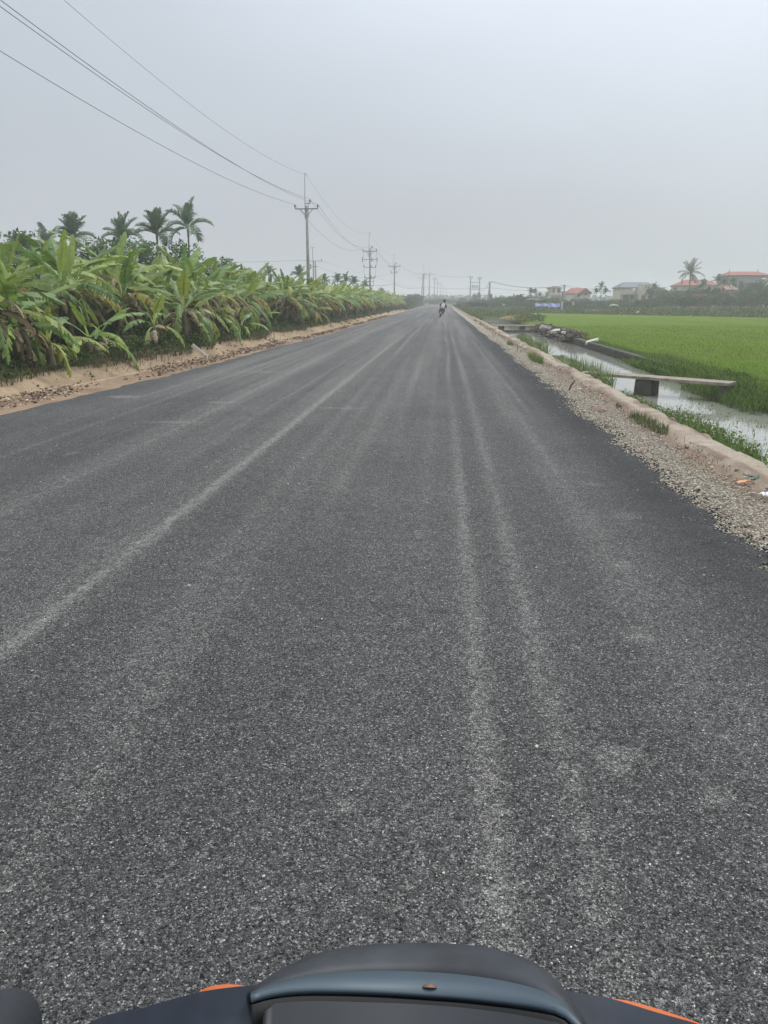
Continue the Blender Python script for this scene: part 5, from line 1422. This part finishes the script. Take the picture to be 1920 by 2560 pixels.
def rider(label, seat, lean, reach, shirt, group, helmet):
    root = empty('person', (0, 0, 0)); sx, sy, sz = seat
    P_ = [(0, sy, sz + .08), (0, sy + lean * .3, sz + .28), (0, sy + lean * .7, sz + .48), (0, sy + lean, sz + .60), (0, sy + lean + .02, sz + .70), (0, sy + lean + .05, sz + .80), (0, sy + lean + .06, sz + .90)]
    Rr = [.155, .13, .15, .075, .052, .09, .07]; Ed = [(0, 1), (1, 2), (2, 3), (3, 4), (4, 5), (5, 6)]
    for sg in (-1, 1):
        b_ = len(P_)
        P_ += [(sg * .17, sy + lean * .85, sz + .52), (sg * .30, sy + lean + .08, sz + .34), (sg * reach[0], reach[1] - .08, reach[2]), (sg * reach[0], reach[1], reach[2])]
        Rr += [.062, .046, .030, .030]; Ed += [(2, b_), (b_, b_ + 1), (b_ + 1, b_ + 2), (b_ + 2, b_ + 3)]
        for k in range(4):
            c_ = len(P_); off = (-.03 + .02 * k)
            P_ += [(sg * (reach[0] + off), reach[1] + .05, reach[2] + .006), (sg * (reach[0] + off), reach[1] + .075 + .006 * (k in (1, 2)), reach[2] - .02)]
            Rr += [.009, .008]; Ed += [(b_ + 3, c_), (c_, c_ + 1)]
        c_ = len(P_); P_ += [(sg * (reach[0] - .04), reach[1] + .0, reach[2] - .015), (sg * (reach[0] - .045), reach[1] + .035, reach[2] - .03)]; Rr += [.011, .009]; Ed += [(b_ + 3, c_), (c_, c_ + 1)]
        b_ = len(P_)
        P_ += [(sg * .12, sy + .02, sz + .06), (sg * .21, sy + .42, sz + .06), (sg * .19, sy + .36, sz - .36), (sg * .19, sy + .50, sz - .40)]
        Rr += [.095, .062, .04, .035]; Ed += [(0, b_), (b_, b_ + 1), (b_ + 1, b_ + 2), (b_ + 2, b_ + 3)]
    skin('body', P_, Ed, Rr, M['skin'], root, 1)
    # clothes: shells just outside the body
    P2 = [P_[0], P_[1], P_[2], (P_[3][0], P_[3][1] - .01, P_[3][2] - .03)]
    skin('shirt', P2, [(0, 1), (1, 2), (2, 3)], [(.225, .185), (.205, .165), (.225, .175), .09], shirt, root, 1)
    for i, sg in enumerate((-1, 1)):
        b_ = 7 + i * (4 + 10 + 4)
        a0 = P_[b_]; skin('sleeve', [(sg * .12, a0[1], a0[2] + .01), a0, P_[b_ + 1], P_[b_ + 2]], [(0, 1), (1, 2), (2, 3)], [.075, .078, .062, .044], M['darkcloth'], root, 1)
        l_ = b_ + 14
        skin('trouser_leg', [P_[l_], P_[l_ + 1], P_[l_ + 2]], [(0, 1), (1, 2)], [.115, .085, .065], M['trouser'], root, 1)
        f_ = P_[l_ + 3]; mb = MB(); mb.tube([(f_[0], f_[1] - .16, f_[2] + .0), (f_[0], f_[1] - .02, f_[2] - .005), (f_[0], f_[1] + .08, f_[2] - .02)], [.045, .05, .03], 8); mb.build('shoe', M['darkcloth'], root, smooth=True)
    h = P_[5]; mb = MB()
    for k in range(1):
        prof = [(.0, .155), (.06, .145), (.105, .105), (.128, .04), (.128, -.02), (.115, -.08), (.06, -.11)]
        mb.lathe(prof, (h[0], h[1] - .012, h[2] + .03), 16)
    mb.build('helmet' if helmet else 'hair', M['hairm'], root, smooth=True)
    # face: nose, eyes on the body's head
    mb = MB(); mb.tube([(h[0], h[1] + .10, h[2] + .02), (h[0], h[1] + .125, h[2] - .01)], [.008, .014], 5); mb.build('nose', M['skin'], root)
    return tag(root, label, 'person', group)
def wheel(root, y, r, wdt):
    mb = MB(); mb.lathe([(r - .07, -wdt * .5), (r - .02, -wdt * .5), (r, 0), (r - .02, wdt * .5), (r - .07, wdt * .5), (r - .07, -wdt * .5)], (0, y, r), 28, 'X')
    wh = mb.build('wheel', M['rubber'], root, smooth=True)
    mb = MB(); mb.lathe([(r - .075, -.03), (r - .07, 0), (r - .075, .03)], (0, y, r), 28, 'X'); mb.lathe([(0, -.05), (.04, -.05), (.04, .05), (0, .05)], (0, y, r), 10, 'X')
    for i in range(10):
        a = i * math.pi / 5; mb.tube([(0, y, r), (0, y + (r - .07) * math.cos(a), r + (r - .07) * math.sin(a))], .007, 4)
    mb.build('rim', M['steel'], wh)
    return wh
def bike(paint, name='motorbike'):
    root = empty(name); wheel(root, -.62, .28, .08); wheel(root, .62, .28, .07)
    mb = MB(); mb.tube([(0, -.75, .62), (0, -.45, .60), (0, 0, .55), (0, .2, .45), (0, .38, .62), (0, .45, .88)], [.07, .11, .13, .10, .09, .07], 10); mb.box((0, 0, .36), (.24, .38, .26)); mb.build('body_shell', paint, root, smooth=False)
    mb = MB(); mb.tube([(0, -.72, .73), (0, -.4, .75), (0, 0, .73), (0, .12, .70)], [.09, .13, .12, .08], 10); mb.build('seat', M['rubber'], root, smooth=True)
    mb = MB()
    for sg in (-1, 1): mb.tube([(sg * .07, .62, .28), (sg * .06, .50, .75)], .02, 6); mb.tube([(sg * .08, -.62, .28), (sg * .1, -.5, .62)], .018, 6)
    mb.build('fork', M['steel'], root)
    mb = MB(); mb.tube([(-.34, .36, .98), (-.12, .45, .95), (.12, .45, .95), (.34, .36, .98)], .014, 6); mb.build('handlebar', M['steel'], root)
    for sg in (-1, 1):
        mb = MB(); mb.tube([(sg * .24, .40, .97), (sg * .28, .40, 1.12)], .008, 5); mb.box((sg * .30, .40, 1.16), (.11, .015, .07)); mb.build('mirror', M['rubber'], root)
    mb = MB(); mb.box((0, -.82, .60), (.16, .06, .07)); mb.build('tail_light', M['redlamp'], root)
    mb = MB(); mb.box((0, -.88, .42), (.18, .02, .14), tilt=(.3, 0)); mb.build('number_plate', M['pale'], root)
    mb = MB()
    pts = [(0, .62 + .33 * math.cos(a), .28 + .33 * math.sin(a)) for a in np.linspace(-.2, 2.6, 9)]
    for a_, b_ in zip(pts[:-1], pts[1:]):
        mb.add([(a_[0] - .05, a_[1], a_[2]), (a_[0] + .05, a_[1], a_[2]), (b_[0] + .05, b_[1], b_[2]), (b_[0] - .05, b_[1], b_[2])], [(0, 1, 2, 3)])
    mb.build('fender', paint, root)
    mb = MB(); mb.tube([(.13, .1, .28), (.16, -.3, .25), (.17, -.75, .33)], [.02, .03, .04], 8); mb.build('exhaust', M['steel'], root)
    return root
RP = gp(1100, 793, 0.0); RP.z = 0.0; LEAN = R(15)
bk = bike(M['bikepaint']); tag(bk, 'dark motorbike leaning right on the road ahead with two riders', 'motorbike')
r1 = rider('person in a white top with black sleeves, riding pillion on the far motorbike', (0, -.42, .78), .12, (.17, .10, .98), M['whiteshirt'], None, False)
r2 = rider('person in dark clothes and black helmet, steering the far motorbike', (0, .02, .76), .10, (.30, .36, 1.0), M['darkcloth'], None, True)
for o in (bk, r1, r2): o.scale = (.94, .94, .94); o.location = RP; o.rotation_euler = (0, LEAN, R(-3))

# ------------------------------------------------------------------ foreground motorcycle
M['black'] = mat('black_plastic', (.024, .028, .035), .55, noise=(16, .5, 1.7), bump=(900, .25, .0004)); M['navy'] = mat('navy_panel', (.013, .018, .030), .4, noise=(22, .6, 1.6)); M['trim'] = mat('blue_grey_trim', (.060, .090, .115), .5, .1, noise=(12, .92, 1.08), spec=.6)
M['orangep'] = mat('orange_paint', (.58, .14, .035), .45, noise=(20, .92, 1.05)); M['panel'] = mat('grey_dash', (.030, .033, .040), .5, noise=(40, .9, 1.1)); M['rust'] = mat('rusty_screw', (.20, .11, .08), .6, .4)
mc = empty('motorcycle', (0, 0, 0)); tag(mc, 'front cowl and instrument panel of the black and orange motorcycle at the bottom edge', 'motorcycle')
def row(pts, Y_, n=33, dz=0, us=None):
    """smooth row of points through picture samples, set at the given distance ahead"""
    pu = [p[0] for p in pts]; pv = [p[1] for p in pts]
    u_ = np.linspace(pu[0], pu[-1], n)
    t_ = (u_ - u_[0]) / (u_[-1] - u_[0])
    v__ = np.interp(u_, pu, pv)
    for _ in range(3): v__[1:-1] = (v__[:-2] + 2 * v__[1:-1] + v__[2:]) / 4
    res = []
    for a, b_, q in zip(u_, v__, t_):
        yy_ = Y_ - .06 * (2 * q - 1) ** 2
        p = wp(a, b_, yy_); res.append((p.x, p.y, p.z + dz))
    return res
def loft(name, rows, material, parent, smooth=True, thick=.004, lab=None):
    n = len(rows[0]); V_ = [p for r_ in rows for p in r_]
    F_ = [(i * n + k, i * n + k + 1, (i + 1) * n + k + 1, (i + 1) * n + k) for i in range(len(rows) - 1) for k in range(n - 1)]
    mb = MB(); mb.add(V_, F_); o = mb.build(name, material, parent, smooth=smooth)
    if thick: md = o.modifiers.new('s', 'SOLIDIFY'); md.thickness = thick; md.offset = -1
    if lab: o['label'] = lab
    return o
arch = [(622, 2506), (640, 2482), (700, 2436), (780, 2398), (880, 2377), (1000, 2371), (1110, 2370), (1230, 2382), (1330, 2412), (1395, 2462), (1440, 2530), (1468, 2600)]
ttop = [(632, 2500), (660, 2484), (740, 2459), (860, 2446), (1000, 2443), (1120, 2449), (1240, 2464), (1340, 2488), (1415, 2520), (1460, 2600)]
tbot = [(628, 2512), (660, 2498), (760, 2489), (900, 2491), (1000, 2496), (1150, 2506), (1290, 2522), (1440, 2548), (1465, 2612)]
A0 = row(arch, .52)
def low(rw, dy, dz, sx=1): 
    cx = sum(p[0] for p in rw) / len(rw); return [(cx + (p[0] - cx) * sx, p[1] + dy, p[2] + dz) for p in rw]
T0 = row(ttop, .480); T1 = row(tbot, .455)
def mid(a, b_, f, bul): return [tuple(Vector(p).lerp(Vector(q), f) + Vector((0, 0, bul))) for p, q in zip(a, b_)]
def aim(a, b_, f, up):
    return mid(a, b_, f, up)
# cowl: front skirt -> crest -> down to the trim
crest = A0
rows_ = [low(A0, .09, -.25, .8), low(A0, .08, -.15, .9), low(A0, .05, -.075, .97), low(A0, .018, -.026, .99), crest, aim(A0, T0, .35, .004), aim(A0, T0, .7, .003), T0]
loft('headlight_cowl', rows_, M['black'], mc)
loft('trim_strip', [low(T0, 0, .0015), aim(T0, T1, .5, .0015), low(T1, 0, .0015)], M['trim'], mc, lab='blue-grey glossy strip across the cowl')
gb = [(u, v + 16) for u, v in tbot]
G1 = row(gb, .448, dz=-.012)
loft('gap_seal', [T1, G1], M['rubber'], mc, thick=.003)
pb = [(660, 2516), (760, 2506), (1000, 2512), (1150, 2522), (1290, 2540), (1425, 2568)]
Pn = row(pb, .440, dz=-.004); Pb = low(Pn, -.16, -.10, .95); Pc = low(Pn, -.20, -.25, .9)
loft('instrument_panel', [low(Pn, .004, -.015), Pn, aim(Pn, Pb, .5, .012), Pb, Pc], M['panel'], mc)
sp = wp(1074, 2478, .462); mb = MB(); mb.lathe([(.0, .003), (.0022, .003), (.0028, .0022), (.0050, .0016), (.0056, 0)], (0, 0, 0), 18); o = mb.build('screw', M['rust'], mc, smooth=True); o.location = sp + Vector((0, 0, .003)); o.rotation_euler = (R(-50), 0, 0)
# side fairings
def fair(us, vs, Y0, Y1):
    r0 = [tuple(wp(u, v, Y0)) for u, v in zip(us, vs)]; r1_ = [(p[0], p[1] - .13, p[2] - .10) for p in r0]; rf = [(p[0], p[1] + .015, p[2] - .05) for p in r0]; rf2 = [(p[0], p[1] + .01, p[2] - .22) for p in r0]
    return [rf2, rf, r0, mid(r0, r1_, .5, .01), r1_, low(r1_, 0, -.15)]
def dense(pts, n=21):
    u_ = np.linspace(pts[0][0], pts[-1][0], n); v__ = np.interp(u_, [p[0] for p in pts], [p[1] for p in pts])
    for _ in range(2): v__[1:-1] = (v__[:-2] + 2 * v__[1:-1] + v__[2:]) / 4
    return list(u_), list(v__)
loft('side_fairing', fair(*dense([(200, 2585), (245, 2556), (300, 2542), (345, 2538), (420, 2515), (500, 2492), (580, 2481), (700, 2470)]), .47, .4), M['navy'], mc)
loft('side_fairing', fair(*dense([(1380, 2480), (1440, 2498), (1500, 2502), (1560, 2520), (1640, 2545), (1740, 2572), (1850, 2610)]), .47, .4), M['navy'], mc)
loft('orange_panel', fair(*dense([(490, 2500), (510, 2485), (535, 2476), (565, 2473), (590, 2474), (640, 2480)]), .50, .45), M['orangep'], mc)
loft('orange_panel', fair(*dense([(1490, 2516), (1512, 2507), (1560, 2512), (1620, 2528), (1680, 2547), (1740, 2568), (1850, 2615)]), .50, .45), M['orangep'], mc)
# left grip with ring and lever
g0 = wp(-150, 2670, .40); mb = MB()
gx = g0 + Vector((0, 0, -.03)); 
mb.tube([gx + Vector((.0, -.10, .0)), gx + Vector((0, -.03, .012)), gx + Vector((.004, .03, .010)), gx + Vector((.01, .055, -.006)), gx + Vector((.012, .066, -.03))], [.042, .046, .044, .034, .012], 18); mb.build('handlebar_grip', M['black'], mc, smooth=True)
mb = MB(); rc = gx + Vector((.0, -.015, .0))
for k in range(2): mb.tube([rc + Vector((0, -.022 * k, 0)), rc + Vector((0, -.022 * k - .010, 0))], [.053, .053], 22)
mb.build('grip_ring', M['panel'], mc, smooth=True)
# parts below the view: handlebar, fork, wheel, tank, seat
mb = MB(); mb.tube([gx + Vector((0, -.1, 0)), (-.30, .30, .93), (-.1, .38, .90), (.25, .38, .90), (.48, .30, .93), (.56, .22, .95)], .013, 8); mb.build('handlebar', M['steel'], mc)
cx_ = sum(p[0] for p in A0) / len(A0)
mb = MB(); mb.lathe([(0, .02), (.07, .015), (.09, -.02), (.075, -.08)], (cx_, .60, .70), 22, 'Y'); mb.build('headlight', M['glass'], mc, smooth=True)
mb = MB(); r = .29; mb.lathe([(r - .07, -.045), (r - .02, -.045), (r, 0), (r - .02, .045), (r - .07, .045), (r - .07, -.045)], (cx_, .60, r), 36, 'X'); wh = mb.build('wheel', M['rubber'], mc, smooth=True)
mb = MB(); mb.lathe([(0, -.04), (.06, -.04), (r - .08, -.02), (r - .07, 0), (r - .08, .02), (.06, .04), (0, .04)], (cx_, .60, r), 24, 'X'); mb.build('rim', M['steel'], wh)
mb = MB()
for sg in (-1, 1): mb.tube([(cx_ + sg * .08, .60, r), (cx_ + sg * .08, .44, .80)], .02, 8)
mb.build('fork', M['steel'], mc)
mb = MB(); mb.tube([(cx_, .36, .72), (cx_, .2, .60), (cx_, 0, .45), (cx_, -.35, .50), (cx_, -.8, .62)], [.10, .12, .13, .15, .08], 12); mb.build('body_shell', M['navy'], mc, smooth=True)
mb = MB(); mb.tube([(cx_, -.15, .72), (cx_, -.45, .76), (cx_, -.85, .80)], [.11, .14, .09], 12); mb.build('seat', M['rubber'], mc, smooth=True)
mb = MB(); mb.lathe([(r - .07, -.05), (r - .02, -.05), (r, 0), (r - .02, .05), (r - .07, .05), (r - .07, -.05)], (cx_, -.68, r), 36, 'X'); wh = mb.build('wheel', M['rubber'], mc, smooth=True)
mb = MB(); mb.lathe([(0, -.04), (.06, -.04), (r - .08, -.02), (r - .07, 0), (r - .08, .02), (.06, .04), (0, .04)], (cx_, -.68, r), 24, 'X'); mb.build('rim', M['steel'], wh)

# ------------------------------------------------------------------ haze
hm_ = bpy.data.materials.new('haze'); hm_.use_nodes = True; t = hm_.node_tree; t.nodes.clear()
mo = N(t, 'ShaderNodeOutputMaterial'); pv = N(t, 'ShaderNodeVolumePrincipled'); pv.inputs['Color'].default_value = (.97, .985, 1.0, 1); pv.inputs['Density'].default_value = .0017; pv.inputs['Anisotropy'].default_value = .1
L(t, pv.outputs[0], mo.inputs['Volume'])
mb = MB(); mb.box((0, 0, 8.5), (3100, 3100, 20.0)); o = mb.build('haze', hm_); tag(o, 'thin pale haze over the fields', 'haze', kind='stuff')
hm_.volume_intersection_method = 'FAST' if hasattr(hm_, 'volume_intersection_method') else None

for o in [q for q in bpy.data.objects if q.parent is None]:
    if o.name.split('.')[0] in ('banana_plant', 'broadleaf_tree', 'bush', 'areca_palm', 'coconut_palm') and o.parent is None and 'label' not in o.keys():
        for ch in list(o.children): bpy.data.objects.remove(ch)
        bpy.data.objects.remove(o)
        continue
    if '_used' in o.keys(): del o['_used']
